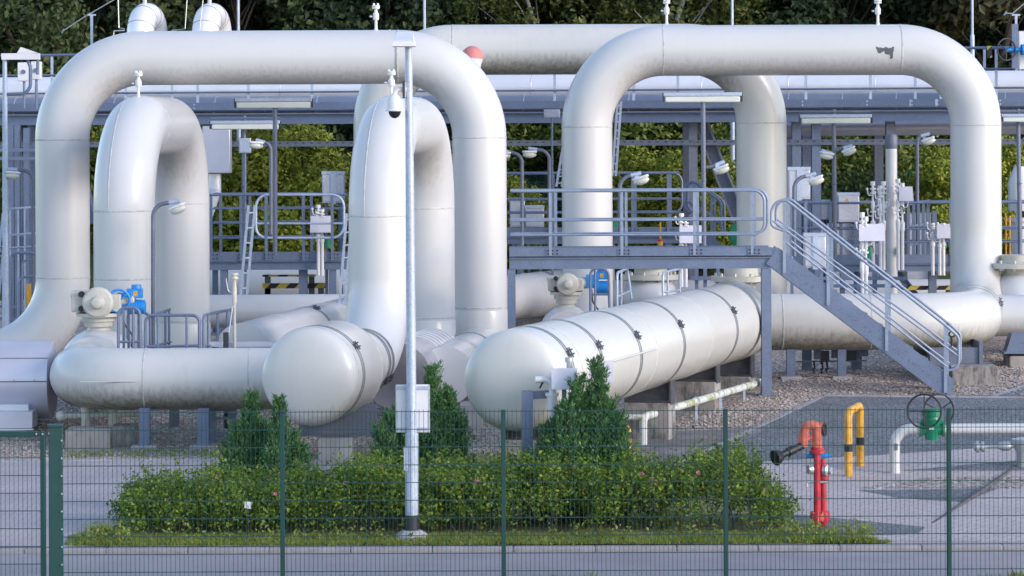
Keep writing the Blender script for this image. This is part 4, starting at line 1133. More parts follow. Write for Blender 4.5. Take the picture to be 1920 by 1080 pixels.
for xs, lab in (((118, 58, 158, 32, 172, 28, 230, -10), "thin slanting antenna arm on a post at the top left"), ((1885, 25, 1899, 25, 1905, 20, 1940, -10), "thin slanting antenna arm on a post at the top right")):
    Yq = 78; t = thing("antenna_arm", lab, "antenna", (W(xs[2], 75, Yq).x, Yq, 7), "antenna arms on the rack")
    mb = MB(); mb.tube([W(xs[0], xs[1], Yq), W(xs[2], xs[3], Yq), W(xs[6], xs[7], Yq)], .014, 6); mb.build("arm", M['silver'], t)
    mb = MB(); q = W(xs[4], 28, Yq); mb.box((q.x, Yq, (q.z + ZD) / 2), (.06, .06, q.z - ZD)); mb.box((q.x, Yq, q.z), (.2, .05, .04)); mb.build("mast", M['steel_lt'], t)
    mb = MB(); q = W(xs[0], xs[1], Yq); mb.box(q, (.04, .02, .12), Matrix.Rotation(.6, 3, 'Y')); mb.build("sensor_tip", M['steel'], t)
for x, lab in ((447, "slim lightning rod rising behind the left loop"), (796, "slim lightning rod behind the left end of the rear loop"), (1373, "slim lightning rod behind the right loop, left of two"), (1823, "slim lightning rod rising right of the right loop bend")):
    Yq = 79; p = W(x, 60, Yq); t = thing("lightning_rod", lab, "lightning rod", (p.x, Yq, 2), "slim lightning rods")
    mb = MB(); mb.tube([(p.x, Yq, 1.9), (p.x, Yq, 7.4)], .055, 10); mb.tube([(p.x, Yq, 7.4), (p.x, Yq, 10.5)], .034, 10); mb.build("rod", M['steel_lt'], t)
    mb = MB(); mb.box((p.x, Yq, 2.0), (.4, .4, .2)); mb.build("footing", M['concrete_lt'], t)
t = thing("warning_cap", "red topped white cap peeking behind the left loop bend", "cap", (W(885, 120, 64).x, 63.4, 6))
mb = MB(); q = W(884, 120, 63.4); mb.lathe([(-.9, .16), (0, .19), (.12, .22)], q, (.1, 0, 1), 20); b_ = mb.build("cap_body", M['white'], t)
mb = MB(); mb.tube([(q.x - .09, 63.4, zg(63.4)), (q.x - .09, 63.4, q.z - .85)], .09, 14); mb.build("stem_pipe", M['paint'], t)
mb = MB(); mb.lathe([(.12, .225)] + [(.12 + .24 * math.sin(PI / 2 * i / 6), .225 * math.cos(PI / 2 * i / 6)) for i in range(1, 7)], q, (.1, 0, 1), 20); mb.build("red_dome", solid("faded_signal_red", (.58, .20, .19), .6), t)

# ---------------------------------------------------------------- rear walkways
def rear_walk(label, x0, x1, ytop, ymids, ydeck, ybeam, Y, posts, loop_ends=(False, False), ybottom=None):
    a, b = W(x0, ydeck, Y), W(x1, ydeck, Y); zd = (a.z + b.z) / 2; cxm = (x0 + x1) / 2
    t = thing("rear_walkway", label, "walkway", ((a.x + b.x) / 2, Y, zg(Y)), "rear walkways between the pipes")
    zt = W(cxm, ytop, Y).z; zb = W(cxm, ybeam, Y).z
    ztoe = W(cxm, ydeck - 17, Y).z
    toe(t, a.x, b.x, Y, zd, ztoe - zd, [W(p, 400, Y).x for p in posts])
    mb = MB(); h = zd - zb; mb.ibeam((a.x, Y + .08, zd - h / 2 - .01), (b.x, Y + .08, zd - h / 2 - .01), h, .14); mb.ibeam((a.x, Y + 1.0, zd - h / 2 - .01), (b.x, Y + 1.0, zd - h / 2 - .01), h, .14); mb.box(((a.x + b.x) / 2, Y + .55, zd - .02), (b.x - a.x, .8, .025)); mb.build("deck_beam", M['steel'], t, smooth=False)
    zl = W(cxm, ymids[-1], Y).z
    mb = MB()
    pts = [(a.x, Y - .03, zt), (b.x, Y - .03, zt)]
    if loop_ends[1]: pts += [(b.x, Y - .03, zl), (b.x - .3, Y - .03, zl)]
    if loop_ends[0]: pts = [(a.x + .3, Y - .03, zl), (a.x, Y - .03, zl)] + pts
    rail(mb, pts, .026, 8, .2); rail(mb, [(a.x, Y + 1.05, zt), (b.x, Y + 1.05, zt)], .026, 8); mb.build("handrail", M['steel'], t)
    for ym in ymids:
        mb = MB(); z = W(cxm, ym, Y).z
        for q in (-.03, 1.05): rail(mb, [(a.x, Y + q, z), (b.x, Y + q, z)], .018, 6)
        mb.build("mid_rail", M['steel'], t)
    for p in posts:
        X = W(p, 400, Y).x
        for q in (-.035, 1.05):
            mb = MB(); mb.box((X + (.1 if q > 0 else 0), Y + q, (zd + zt) / 2), (.06, .014, zt - zd)); mb.build("post", M['steel'], t, smooth=False)
    n = max(2, int((b.x - a.x) / 2.4))
    for k in range(n):
        X = a.x + .3 + (b.x - a.x - .6) * k / (n - 1); mb = MB(); mb.ibeam((X, Y + .12, zg(Y)), (X, Y + .12, zb), .16, .15, up=(0, 1, 0)); mb.build("column", M['steel'], t, smooth=False)
    return t
rear_walk("rear walkway with railings between the left hoop and middle hoop", 392, 650, 365, (391, 418, 446), 489, 505, 66, (396, 452, 500, 569, 623))
rear_walk("rear walkway with rounded railing ends behind the walkway platform", 950, 1279, 325, (374, 399), 443, 456, 70, (1030, 1186, 1253), (False, True))
rear_walk("rear walkway with railings behind the staircase", 1500, 1990, 380, (429, 454), 494, 508, 67, (1557, 1680, 1786, 1913))
t = thing("rail_gate", "rounded handrail loop on the rear walkway left of the middle hoop", "railing", (W(560, 480, 65.4).x, 65.4, 2.5))
mb = MB(); rail(mb, [W(500, 446, 65.4), W(480, 446, 65.4), W(480, 365, 65.4), W(645, 365, 65.4), W(645, 446, 65.4), W(500, 446, 65.4)], .026, 8, .25); mb.build("rail", M['steel_lt'], t)
mb = MB(); rail(mb, [W(480, 419, 65.4), W(645, 419, 65.4)], .02); mb.build("mid_rail", M['steel_lt'], t)
for x in (499, 623):
    mb = MB(); q = W(x, 472, 65.4); mb.box((q.x, 65.38, (q.z + W(x, 366, 65.4).z) / 2), (.055, .012, W(x, 366, 65.4).z - q.z)); mb.build("post", M['steel'], t)
def ladder(label, xb, yb, xt, yt, Y, gap=.12, cat="ladder"):
    a, b = W(xb, yb, Y), W(xt, yt, Y)
    t = thing("ladder", label, cat, a, "steep ladders to the walkways")
    for q in (0, gap):
        mb = MB(); mb.bar(a + Vector((q, q, 0)), b + Vector((q, q, 0)), .05, .05); mb.build("stile", M['steel_lt'], t, smooth=False)
    for k in range(9):
        p = a.lerp(b, (k + .5) / 9); mb = MB(); mb.tube([p, p + Vector((gap, gap, 0))], .016, 6); mb.build("rung", M['steel_lt'], t)
ladder("steep ladder leaning on the rear walkway left of the middle hoop", 443, 640, 466, 385, 64.8)
ladder("steep ladder touching the left side of the middle hoop", 633, 615, 650, 400, 61, .10)
ladder("steep ladder behind the left leg of the right loop", 1043, 350, 1062, 235, 69)
ladder("tall ladder seen through the right loop beside its left leg", 1148, 330, 1158, 190, 69, .08)
# rounded stair rails behind the walkway (middle)
t = thing("rear_stair", "rear stair with rounded double handrails behind the right loop legs", "staircase", (W(1330, 470, 68).x, 68, .9))
for q in (0, .35):
    mb = MB(); Yq = 68 + q * 2; dx = q * 18
    rail(mb, [W(1297 + dx, 400, Yq), W(1283 + dx, 390, Yq), W(1283 + dx, 341, Yq), W(1302 + dx, 341, Yq), W(1352 + dx, 378, Yq), W(1352 + dx, 440, Yq)], .027, 8, .2); mb.build("handrail", M['steel'], t)
    for (x, y0, y1) in ((1302, 343, 480), (1334, 365, 480)): mb = MB(); a = W(x + dx, y0, Yq); b = W(x + dx, y1, Yq); mb.bar(a, b, .05, .014); mb.build("post", M['steel'], t, smooth=False)
    mb = MB(); rail(mb, [W(1285 + dx, 376, Yq), W(1350 + dx, 420, Yq)], .02); mb.build("mid_rail", M['steel'], t)
mb = MB(); mb.bar(W(1310, 440, 68.3), W(1400, 510, 68.3), .05, .28); mb.build("stringer", M['steel'], t)
t = thing("barred_cage", "open cage of grey vertical bars behind the stair railing", "cage", (W(1725, 480, 68).x, 67.6, 2.4))
for x in (1703, 1713, 1722, 1731, 1740):
    mb = MB(); a, b = W(x, 480, 67.5 + (x - 1703) * .02), W(x, 382 - (x - 1703) * .14, 67.5 + (x - 1703) * .02); mb.bar(a, b, .06, .06); mb.build("bar", M['steel'], t, smooth=False)
for y0, y1 in ((383, 376), (424, 420), (460, 452)):
    mb = MB(); mb.bar(W(1700, y0, 67.45), W(1742, y1, 68.3), .04, .05); mb.build("crossbar", M['steel'], t, smooth=False)
t = thing("support_frame", "cluster of slim grey posts and a crossbar between the walkway and the long header", "steel frame", (W(1330, 540, 64.5).x, 64.5, .7))
for x, y0 in ((1306, 505), (1322, 500), (1346, 500), (1366, 500)):
    mb = MB(); a = W(x, y0, 64.6); mb.box((a.x, 64.6, (a.z + zg(64.6)) / 2), (.07, .07, a.z - zg(64.6))); mb.build("post", M['steel'], t, smooth=False)
mb = MB(); mb.bar(W(1296, 522, 64.5), W(1372, 521, 64.5), .05, .08); mb.build("crossbar", M['steel'], t, smooth=False)
t = thing("support_frame", "slim grey posts with crossbars low behind the stair railing", "steel frame", (W(1640, 540, 65.5).x, 65.5, .7))
for x, y0 in ((1532, 505), (1552, 505), (1580, 508), (1640, 505)):
    mb = MB(); a = W(x, y0, 65.6); mb.box((a.x, 65.6, (a.z + zg(65.6)) / 2), (.09, .07, a.z - zg(65.6))); mb.build("post", M['steel'], t, smooth=False)
for y in (522, 536): mb = MB(); mb.bar(W(1500, y, 65.5), W(1700, y, 65.5), .05, .07); mb.build("crossbar", M['steel'], t, smooth=False)
t = thing("equipment_skid", "grey steel equipment frame with pale tanks far behind the cabinet with the warning triangle", "equipment", (W(1590, 440, 73).x, 73, 1.0))
for x0, y0, x1, y1, mt in ((1530, 420, 1600, 475, 'cabinet'), (1610, 430, 1650, 475, 'alu_dull'), (1700, 400, 1745, 475, 'cabinet')):
    a, b = W(x0, y1, 73), W(x1, y0, 73); mb = MB(); mb.span((a.x, 73, a.z - 1.2), (b.x, 73.6, b.z)); mb.build("enclosure", M[mt], t, bevel=.02)
for x in (1522, 1606, 1660, 1752): mb = MB(); a = W(x, 395, 72.9); mb.box((a.x, 72.9, (a.z + 1) / 2), (.10, .10, a.z - 1)); mb.build("post", M['steel'], t, smooth=False)
# striped beams
for y, h, lab, xr in ((517, 4, "upper thin yellow and black striped beam under the left rear walkway", (492, 592)), (536, 10, "lower thick yellow and black striped beam under the left rear walkway", (492, 610)), (540, 8, "yellow and black striped beam low behind the staircase", (1660, 1790)), (538, 9, "yellow and black striped beam low at the right edge", (1878, 1990))):
    Yq = 67.4; a, b = W(xr[0], y + h / 2, Yq), W(xr[1], y - h / 2, Yq)
    t = thing("striped_beam", lab, "beam", ((a.x + b.x) / 2, Yq, a.z), "yellow and black striped beams")
    mb = MB(); mb.span((a.x, Yq, a.z), (b.x, Yq + .12, b.z)); mb.build("beam", M['hazard'], t, smooth=False)
    mb = MB()
    for X in (a.x + .1, b.x - .1): mb.box((X, Yq + .18, (zg(Yq) + b.z) / 2), (.12, .12, b.z - zg(Yq)))
    mb.build("beam_post", M['steel_dk'], t, smooth=False)
for x0, x1, lab in ((560, 576, "grey column under the left rear walkway near the ladder"), (398, 408, "narrow grey column below the left rear walkway"),): post(lab, x0, x1, 505, 66.3)
for x0, x1, lab in ((1742, 1756, "grey column behind the stair and right loop leg"), (1606, 1616, "grey column seen through the stair railing")): post(lab, x0, x1, 508, 67.3)
t = thing("rear_brace", "diagonal grey steel brace below the right rear walkway", "brace", (W(1690, 540, 67.5).x, 67.5, 1))
mb = MB(); mb.ibeam(W(1680, 508, 67.6), W(1722, 560, 67.6), .14, .14); mb.build("brace", M['steel'], t, smooth=False)

# ---------------------------------------------------------------- lamps
def strip_lamp(label, x0, x1, y0, y1, xp, ybot, Y, hung=False):
    a, b = W(x0, y1, Y), W(x1, y0, Y); p = W(xp, ybot, Y); h = b.z - a.z
    t = thing("strip_lamp", label, "lamp", p, "long strip lamps on poles")
    mb = MB(); mb.span((a.x, Y, a.z + h * .62), (b.x, Y + .16, b.z)); hd_ = mb.build("housing", M['steel_lt'], t, bevel=.01)
    mb = MB(); mb.span((a.x + .03, Y + .004, a.z), (b.x - .03, Y + .15, a.z + h * .62 - .003)); mb.build("diffuser", M['diffuser'], t, bevel=.02)
    for X in (a.x, b.x): mb = MB(); mb.box((X, Y + .08, a.z + h * .5), (.03, .15, h * .9)); mb.build("end_cap", M['dark'], t)
    mb = MB(); top = a.z if not hung else b.z + .1; mb.tube([p, Vector((p.x, Y + .22 if hung else Y + .08, top))], .045, 12); mb.ring((p.x, Y + .08, p.z + (top - p.z) * .5), (0, 0, 1), .05, .012, 12, 6)
    if hung: mb.tube([Vector((a.x, Y + .08, b.z + .05)), Vector((b.x, Y + .08, b.z + .05))], .02, 8)
    mb.build("pole", M['steel_dk'], t)
strip_lamp("long strip lamp on a pole seen under the left loop, upper of two", 440, 585, 183, 203, 516, 480, 62.5)
strip_lamp("long strip lamp hung from a pole behind the left hoop, lower of two", 394, 525, 226, 243, 457, 480, 66.3, True)
strip_lamp("long strip lamp on a pole framed by the right loop", 1244, 1391, 173, 192, 1320, 480, 60.5)
strip_lamp("strip lamp hung on a pole inside the right loop near its right leg", 1500, 1635, 214, 232, 1566, 484, 66.3, True)
strip_lamp("strip lamp on a pole cut off by the right edge", 1878, 2010, 213, 229, 1913, 484, 66.5, True)
def flood(label, pts, head, Y, tilt=.3, r=.036, s=.8):
    """gooseneck pole with a tilted flood lamp"""
    P = [W(x, y, Y) for x, y in pts]
    t = thing("flood_lamp", label, "lamp", P[0], "gooseneck flood lamps")
    mb = MB(); mb.tube(fillet(P, .28 * s, 8), r, 12); mb.build("pole", M['steel_dk'], t)
    e = W(head[0], head[1], Y); d = (P[-1] - P[-2]).normalized()
    sg = 1 if e.x > P[0].x else -1
    ax = Vector((sg * math.cos(tilt), -.25, math.sin(tilt))).normalized()
    mb = MB(); mb.tube([P[-1] - d * .05, P[-1] + d * .14], .05 * s, 12); mb.box(e + Vector((-sg * .10, 0, .02)) * s, (.10 * s, .12 * s, .14 * s)); mb.build("bracket", M['steel_lt'], t)
    up = Vector((-ax.z * sg, 0, abs(ax.x))).normalized()
    rot = Matrix((ax, ax.cross(up) * -1, up)).transposed()
    mb = MB(); mb.box(e + up * .05 * s, (.36 * s, .22 * s, .06 * s), rot); h_ = mb.build("housing", M['white'], t, bevel=.02)
    n0 = len(t.children)
    mb = MB(); c = e - up * .03 * s; mb.ball((0, 0, 0), .17 * s, 1.1, .66, .5, 18, 10); mb.v = [c + rot @ v for v in mb.v]; mb.build("glass", M['glass'], t)
flood("tall gooseneck flood lamp in front of the left hoop's far leg", [(287, 690), (287, 395), (300, 383), (322, 379)], (333, 391), 55.2, .38)
flood("gooseneck flood lamp turned left at the left edge", [(62, 560), (62, 330), (50, 320), (28, 318)], (24, 327), 63, .1)
flood("gooseneck flood lamp turned left below the lower strip lamp", [(508, 440), (508, 275), (500, 268), (492, 266)], (480, 271), 65, .05)
flood("gooseneck flood lamp turned left beside the left loop's right leg", [(1030, 480), (1030, 290), (1018, 282), (1003, 280)], (993, 288), 67.5, .0)
flood("bent lamp pole partly hidden at the left loop's right leg", [(979, 480), (979, 296), (968, 288), (950, 284)], (944, 290), 66.5, .0)
flood("gooseneck flood lamp on the front walkway railing", [(1162, 482), (1162, 345), (1172, 332), (1188, 328)], (1202, 337), 57.2, .3)
flood("flood lamp on a short arm of the middle lamp pole", [(1321, 314), (1334, 313), (1346, 308)], (1353, 317), 60.6, .35)
flood("gooseneck flood lamp left of the stair top cabinet", [(1489, 480), (1489, 345), (1500, 333), (1516, 329)], (1530, 338), 58.6, .35)
flood("flood lamp turned left on the right loop's inner lamp pole", [(1566, 290), (1558, 288), (1552, 286)], (1550, 291), 66.2, .15)
flood("flood lamp turned right on the right loop's inner lamp pole", [(1566, 282), (1578, 278), (1586, 276)], (1592, 283), 66.2, .4)
flood("flood lamp on a tall pole beside the right loop's right leg", [(1720, 480), (1720, 262), (1724, 256), (1731, 254)], (1741, 264), 68, .35)

# ---------------------------------------------------------------- cabinets and instrument groups
def cabinet(label, x0, y0, x1, y1, Y, rib=True, sign=False, mat='cabinet', legs=True):
    a, b = W(x0, y1, Y), W(x1, y0, Y)
    t = thing("control_cabinet", label, "cabinet", ((a.x + b.x) / 2, Y, zg(Y)), "sheet metal control cabinets")
    mb = MB(); mb.span((a.x, Y, a.z), (b.x, Y + .25, b.z)); mb.build("cabinet", M[mat], t, bevel=.012)
    mb = MB(); mb.span((a.x + .02, Y - .012, a.z + .03), (b.x - .02, Y + .002, b.z - .06)); mb.build("door", M[mat], t, bevel=.006)
    mb = MB()
    if rib: mb.span(((a.x + b.x) / 2 - .05, Y - .035, a.z - .02), ((a.x + b.x) / 2 + .05, Y - .015, b.z - .05))
    mb.span((a.x - .01, Y - .02, b.z - .055), (b.x + .01, Y + .26, b.z + .012)); mb.build("frame", M['steel_lt'], t)
    if legs:
        mb = MB()
        for X in (a.x + .08, b.x - .08): mb.box((X, Y + .14, (zg(Y) + a.z) / 2), (.06, .06, a.z - zg(Y)))
        mb.build("leg", M['steel'], t)
    if sign:
        q = W((x0 + x1) / 2 - 3, y0 + 13, Y - .015); mb = MB(); mb.quad(q + Vector((-.05, 0, -.04)), q + Vector((.05, 0, -.04)), q + Vector((0, 0, .05)))
        sg = mb.build("warning_triangle", M['yellow'], t, smooth=False)
        mb = MB(); mb.quad(q + Vector((-.005, -.002, -.02)), q + Vector((.008, -.002, -.02)), q + Vector((.0, -.002, .025))); mb.build("flash_mark", M['black'], sg, smooth=False)
    return t
cabinet("galvanised cabinet on the rear walkway left of the middle hoop", 604, 322, 646, 381, 66.9)
cabinet("tall galvanised cabinet right of the rear loop's right leg", 1478, 314, 1519, 374, 64.5)
cabinet("square galvanised cabinet with a small warning triangle", 1571, 362, 1611, 417, 67.9, False, True)
cabinet("galvanised cabinet behind the upper stair railing", 1508, 438, 1549, 503, 60.5)
cabinet("pale cabinet left of the cabinet with the warning triangle", 1540, 376, 1556, 412, 68.2, False, False)
cabinet("pair of low grey cabinets behind the left part of the walkway", 956, 372, 984, 426, 71.5, False)
cabinet("low grey cabinet with two small plates behind the walkway", 985, 386, 1020, 426, 71.4, False)
def junction(label, x0, y0, x1, y1, Y):
    a, b = W(x0, y1, Y), W(x1, y0, Y)
    t = thing("junction_box", label, "junction box", ((a.x + b.x) / 2, Y, a.z), "small junction boxes"); mb = MB(); mb.span((a.x, Y, a.z), (b.x, Y + .15, b.z)); mb.build("box", M['cabinet'], t, bevel=.01)
    mb = MB(); mb.span((a.x + .02, Y - .012, a.z + .02), (b.x - .02, Y - .001, b.z - .02)); mb.build("lid", M['steel_lt'], t, bevel=.004)
    mb = MB(); mb.tube([((a.x + b.x) / 2, Y + .05, a.z), ((a.x + b.x) / 2, Y + .05, zg(Y))], .025, 8); mb.build("post", M['steel'], t)
junction("small junction box on the lower strip lamp pole behind the left hoop", 448, 259, 470, 287, 66.1)
junction("small pale box above the rear walkway near the stair foot pipes", 1020, 205, 1050, 221, 69)
def manifold(label, xs, ytop, ybot, Y, bd=None, actuator=None, cat="instrument valves", parts=3):
    """standing group of thin white instrument pipes with valve knuckles, a weather board and a green actuator"""
    x0 = xs[0]; b0 = W(x0, ybot, Y)
    t = thing("instrument_stand", label, cat, b0, "white instrument valve stands")
    for i, x in enumerate(xs):
        p = W(x, ybot, Y); zt = W(x, ytop + (i % 2) * 8, Y).z; h = zt - p.z; mb = MB()
        mb.lathe([(-.4, .036), (h * .28, .036), (h * .30, .05), (h * .42, .05), (h * .44, .024), (h * .55, .022), (h * .55, .055), (h * .575, .055), (h * .575, .022), (h * .62, .04), (h * .70, .04), (h * .72, .02), (h * .82, .02), (h * .82, .06), (h * .84, .06), (h * .84, .03), (h * .88, .03), (h * .88, .06), (h * .905, .06), (h * .905, .025), (h * .94, .025), (h * .94, .05), (h, .05)], p, (0, 0, 1), 12)
        for k, dx in ((.50, -1), (.64, 1), (.80, -1)):
            q = p + Vector((0, 0, h * k)); mb.tube(fillet([q, q + Vector((dx * .10, -.03, 0)), q + Vector((dx * .12, -.03, .12))], .04, 3), .012, 6); mb.ball(q + Vector((dx * .12, -.03, .13)), .028, seg=8, rings=6)
        mb.build("instrument_pipe", M['white'], t)
    if bd:
        a, b = W(bd[0], bd[3], Y - .15), W(bd[2], bd[1], Y - .15)
        mb = MB(); mb.quad((a.x, a.y, a.z), (b.x, a.y, a.z), (b.x - .01, a.y + .12, b.z), (a.x + .01, a.y + .12, b.z)); mb.quad((a.x, a.y + .03, a.z), (a.x + .01, a.y + .15, b.z), (b.x - .01, a.y + .15, b.z), (b.x, a.y + .03, a.z)); mb.quad((a.x, a.y, a.z), (a.x, a.y + .25, a.z + .05), (b.x, a.y + .25, a.z + .05), (b.x, a.y, a.z))
        mb.build("weather_board", M['board'], t, smooth=False)
    if actuator:
        q = W(actuator[0], actuator[2], Y); r = (actuator[1] - actuator[0]) / 2 / S(Y); h = (actuator[2] - actuator[3]) / S(Y)
        mb = MB(); mb.lathe([(0, r * .9), (.01, r), (h * .8, r), (h * .82, r * 1.08), (h * .95, r * 1.08), (h, r * .8)], q + Vector((r, .05, 0)), (0, 0, 1), 16); mb.build("actuator", M['green'], t)
        mb = MB(); mb.tube(fillet([q + Vector((r, -.05, h)), q + Vector((r * 2.2, -.05, h * 1.3)), q + Vector((r * 2.4, -.05, h * .4))], .06, 4), .012, 6); mb.build("hose", M['black'], t)
    return t
manifold("white instrument pipes with tilted board on the left rear walkway", (597, 604), 384, 480, 65.9, (581, 405, 622, 436), (607, 622, 465, 448))
manifold("white instrument pipes with board and blue hose behind the front walkway", (1278, 1286), 400, 500, 63, (1274, 423, 1319, 456), None)
manifold("white instrument pipes with wide board behind the upper stairs", (1617, 1624), 398, 560, 63, (1611, 420, 1660, 452), (1625, 1635, 483, 462))
manifold("tall cluster of white instrument pipes left of the white column", (1637, 1651, 1657), 340, 470, 66.2, None, (1684, 1694, 477, 463))
manifold("white instrument pipes with small board right of the white column", (1684, 1692), 335, 470, 66.1, (1686, 350, 1713, 377), (1686, 1692, 405, 388))
manifold("small white instrument pipes with board at the right loop's right leg", (1749, 1762, 1769), 418, 480, 66.0, (1757, 420, 1783, 447), (1770, 1776, 466, 455))
def column_pipe(label, x0, x1, ytop, ybot, Y, mat='paint'):
    a, b = W(x0, ybot, Y), W(x1, ytop, Y); t = thing("white_column", label, "column", ((a.x + b.x) / 2, Y, zg(Y)))
    mb = MB(); mb.lathe([(0, (b.x - a.x) / 2), (b.z - zg(Y), (b.x - a.x) / 2)], ((a.x + b.x) / 2, Y, zg(Y)), (0, 0, 1), 28); mb.build("shaft", M[mat], t)
    mb = MB(); mb.lathe([(0, .12), (.05, .13), (.25, .13), (.30, .10)], ((a.x + b.x) / 2, Y, b.z), (0, 0, 1), 20); mb.build("dark_cap", M['steel_dk'], t)
column_pipe("plain round white column standing between instrument stands", 1661, 1682, 279, 480, 66.4)
def disc(label, x0, x1, y0, y1, Y):
    c = W((x0 + x1) / 2, (y0 + y1) / 2, Y); r = (y1 - y0) / 2 / S(Y)
    t = thing("green_disc_valve", label, "valve", (c.x, Y, zg(Y)), "green round valve housings")
    mb = MB(); mb.lathe([(-.06, r * .9), (-.05, r), (.12, r), (.14, r * .9)], c, (0, 1, 0), 36); mb.build("housing", M['green'], t)
    mb = MB(); mb.lathe([(0, .10), (c.z - zg(Y), .10)], (c.x, Y + .1, zg(Y)), (0, 0, 1), 14); mb.build("stem", M['cream'], t)
disc("round green valve housing half hidden by the rear loop's right leg", 1367, 1420, 413, 466, 69)
disc("round green valve housing behind the right loop's left leg", 1128, 1160, 410, 450, 71)
t = thing("pressure_pipe", "pale pipe bend and flange behind the cut right edge railing", "pipe", (W(1905, 400, 68).x, 68.5, 1))
mb = MB(); mb.lathe([(0, .25), (.6, .25), (.75, .20), (.95, .12)], W(1912, 395, 68.6), (0, 0, 1), 24); mb.lathe([(0, .30), (.08, .30)], W(1912, 415, 68.6), (0, 0, 1), 24); q = W(1912, 415, 68.6); mb.lathe([(-(q.z - zg(68.6)), .22), (0, .22)], q, (0, 0, 1), 20); mb.build("pipe", M['paint'], t)
t = thing("yellow_posts", "pair of thin yellow posts behind the right edge railing", "posts", (W(1890, 470, 68).x, 68.2, 1))
for x in (1886, 1893): mb = MB(); a, b = W(x, 470, 68.2), W(x, 405, 68.2); mb.tube([Vector((a.x, 68.2, zg(68.2))), b], .022, 8); mb.build("post", M['yellow'], t)
t = thing("yellow_marker", "small yellow marker post with red cap behind the walkway", "marker post", (W(1238, 465, 70).x, 69.5, .9))
mb = MB(); b = W(1238, 417, 69.5); mb.tube([(b.x, 69.5, zg(69.5)), b], .02, 8); q = W(1238, 461, 69.2); mb.lathe([(0, .06), (.1, .06)], q, (0, 0, 1), 12); mb.build("post", M['yellow'], t)
mb = MB(); mb.lathe([(.1, .062), (.15, .055)], q, (0, 0, 1), 12); mb.build("cap", M['red'], t)
t = thing("yellow_box", "yellow ochre box behind the left loop's left leg", "box", (W(54, 560, 65).x, 65, .8))
mb = MB(); a, b = W(46, 590, 65), W(80, 533, 65); mb.span((a.x, 65, zg(65)), (b.x, 65.4, b.z)); mb.build("box", solid("ochre_sheet", (.55, .33, .10), .5), t, bevel=.01)
mb = MB(); mb.span((a.x + .05, 64.985, a.z + .1), (b.x - .05, 64.997, b.z - .08)); mb.build("door", M['yellow'], t)
# left edge steelwork
t = thing("left_gantry", "cluster of galvanised columns and cable ladders behind the left lamp post", "steel frame", (W(30, 500, 66).x, 66, .9))
for x0, x1, yt in ((15, 22, 235), (27, 34, 235), (40, 56, 240), (-30, -12, 235)):
    mb = MB(); a, b = W(x0, 600, 67), W(x1, yt, 67); mb.ibeam(((a.x + b.x) / 2, 67.2, zg(67)), ((a.x + b.x) / 2, 67.2, b.z), b.x - a.x, .12, up=(0, 1, 0)); mb.build("column", M['steel'], t, smooth=False)
mb = MB()
for y in (281, 297, 440, 470, 575, 598): mb = MB(); mb.bar(W(-40, y, 66.8), W(66, y, 66.8), .06, .07); mb.build("crossbar", M['steel'], t, smooth=False)
t = thing("left_railing", "slightly tilted railing at the left edge beside the left loop", "railing", (W(40, 480, 64).x, 64, .8))
for y0, y1, r in ((392, 388, .025), (441, 436, .018), (465, 461, .018)): mb = MB(); rail(mb, [W(14, y0, 63.5), W(75, y1, 65)], r); mb.build("rail", M['steel_lt'], t)
for x in (19, 34, 46): mb = MB(); p = W(x, 390, 64); mb.tube([p, Vector((p.x, 64, zg(64)))], .02, 8); mb.build("post", M['steel_lt'], t)
low_rail("rounded guard rail low at the left edge", [[(20, 640, 62.5), (20, 474, 62.5), (70, 474, 62.5), (72, 600, 62.5)], [(41, 600, 62.4), (42, 488, 62.4), (60, 486, 62.4)], [(36, 600, 62.4), (36, 520, 62.4), (66, 518, 62.4)]], 62)
ladder("pale ladder leaning at the far left edge", -12, 560, 6, 400, 64.2, .08)
for x0, y0, x1, y1, lab, Yq in ((33, 117, 55, 152, "white instrument box with round dial on the rack at top left, left of two", 71.5), (58, 115, 76, 149, "white instrument box on the rack at top left, right of two", 72.2)):
    a, b = W(x0, y1, Yq), W(x1, y0, Yq); t = thing("instrument_box", lab, "instrument", ((a.x + b.x) / 2, Yq, a.z), "white instrument boxes on the rack")
    mb = MB(); mb.span((a.x, Yq, a.z), (b.x, Yq + .25, b.z)); mb.build("box", M['white'], t, bevel=.012)
    mb = MB(); mb.lathe([(0, .05), (.03, .05)], ((a.x + b.x) / 2, Yq - .03, (a.z + b.z) / 2), (0, 1, 0), 14); mb.build("dial", M['steel'], t)
    mb = MB(); mb.tube([((a.x + b.x) / 2, Yq + .1, a.z), ((a.x + b.x) / 2, Yq + .1, ZD)], .03, 8); mb.build("stem", M['steel'], t)

# ---------------------------------------------------------------- lamp posts
def lamp_head(parent, c, w, d, h):
    c = Vector(c); mb = MB()
    v = [(-w / 2, -d, 0), (w / 2, -d, 0), (w / 2, 0, 0), (-w / 2, 0, 0), (-w * .42, -d, h * .35), (w * .42, -d, h * .35), (w * .36, 0, h), (-w * .36, 0, h)]
    v = [c + Vector(p) for p in v]
    for f in ((3, 2, 1, 0), (0, 1, 5, 4), (4, 5, 6, 7), (1, 2, 6, 5), (0, 4, 7, 3), (2, 3, 7, 6)): mb.quad(*[v[i] for i in f])
    return mb.build("lamp_head", M['white'], parent, smooth=False, bevel=.012)
YL = 40.0
base = W(772, 1020, YL)
t = thing("lamp_post", "tall galvanised lamp post with flat white head standing in the hedge", "lamp post", (base.x, YL, 0))
tp = W(766, 88, YL)
mb = MB(); mb.tube([(base.x, YL, -.05), W(772, 812, YL)], .083, 24); mb.build("lower_pole", M['steel_lt'], t)
mb = MB(); mb.tube([W(772, 812, YL), W(769, 400, YL), tp], 0, 24, True, [.062, .056, .045]); mb.build("upper_pole", M['steel_lt'], t)
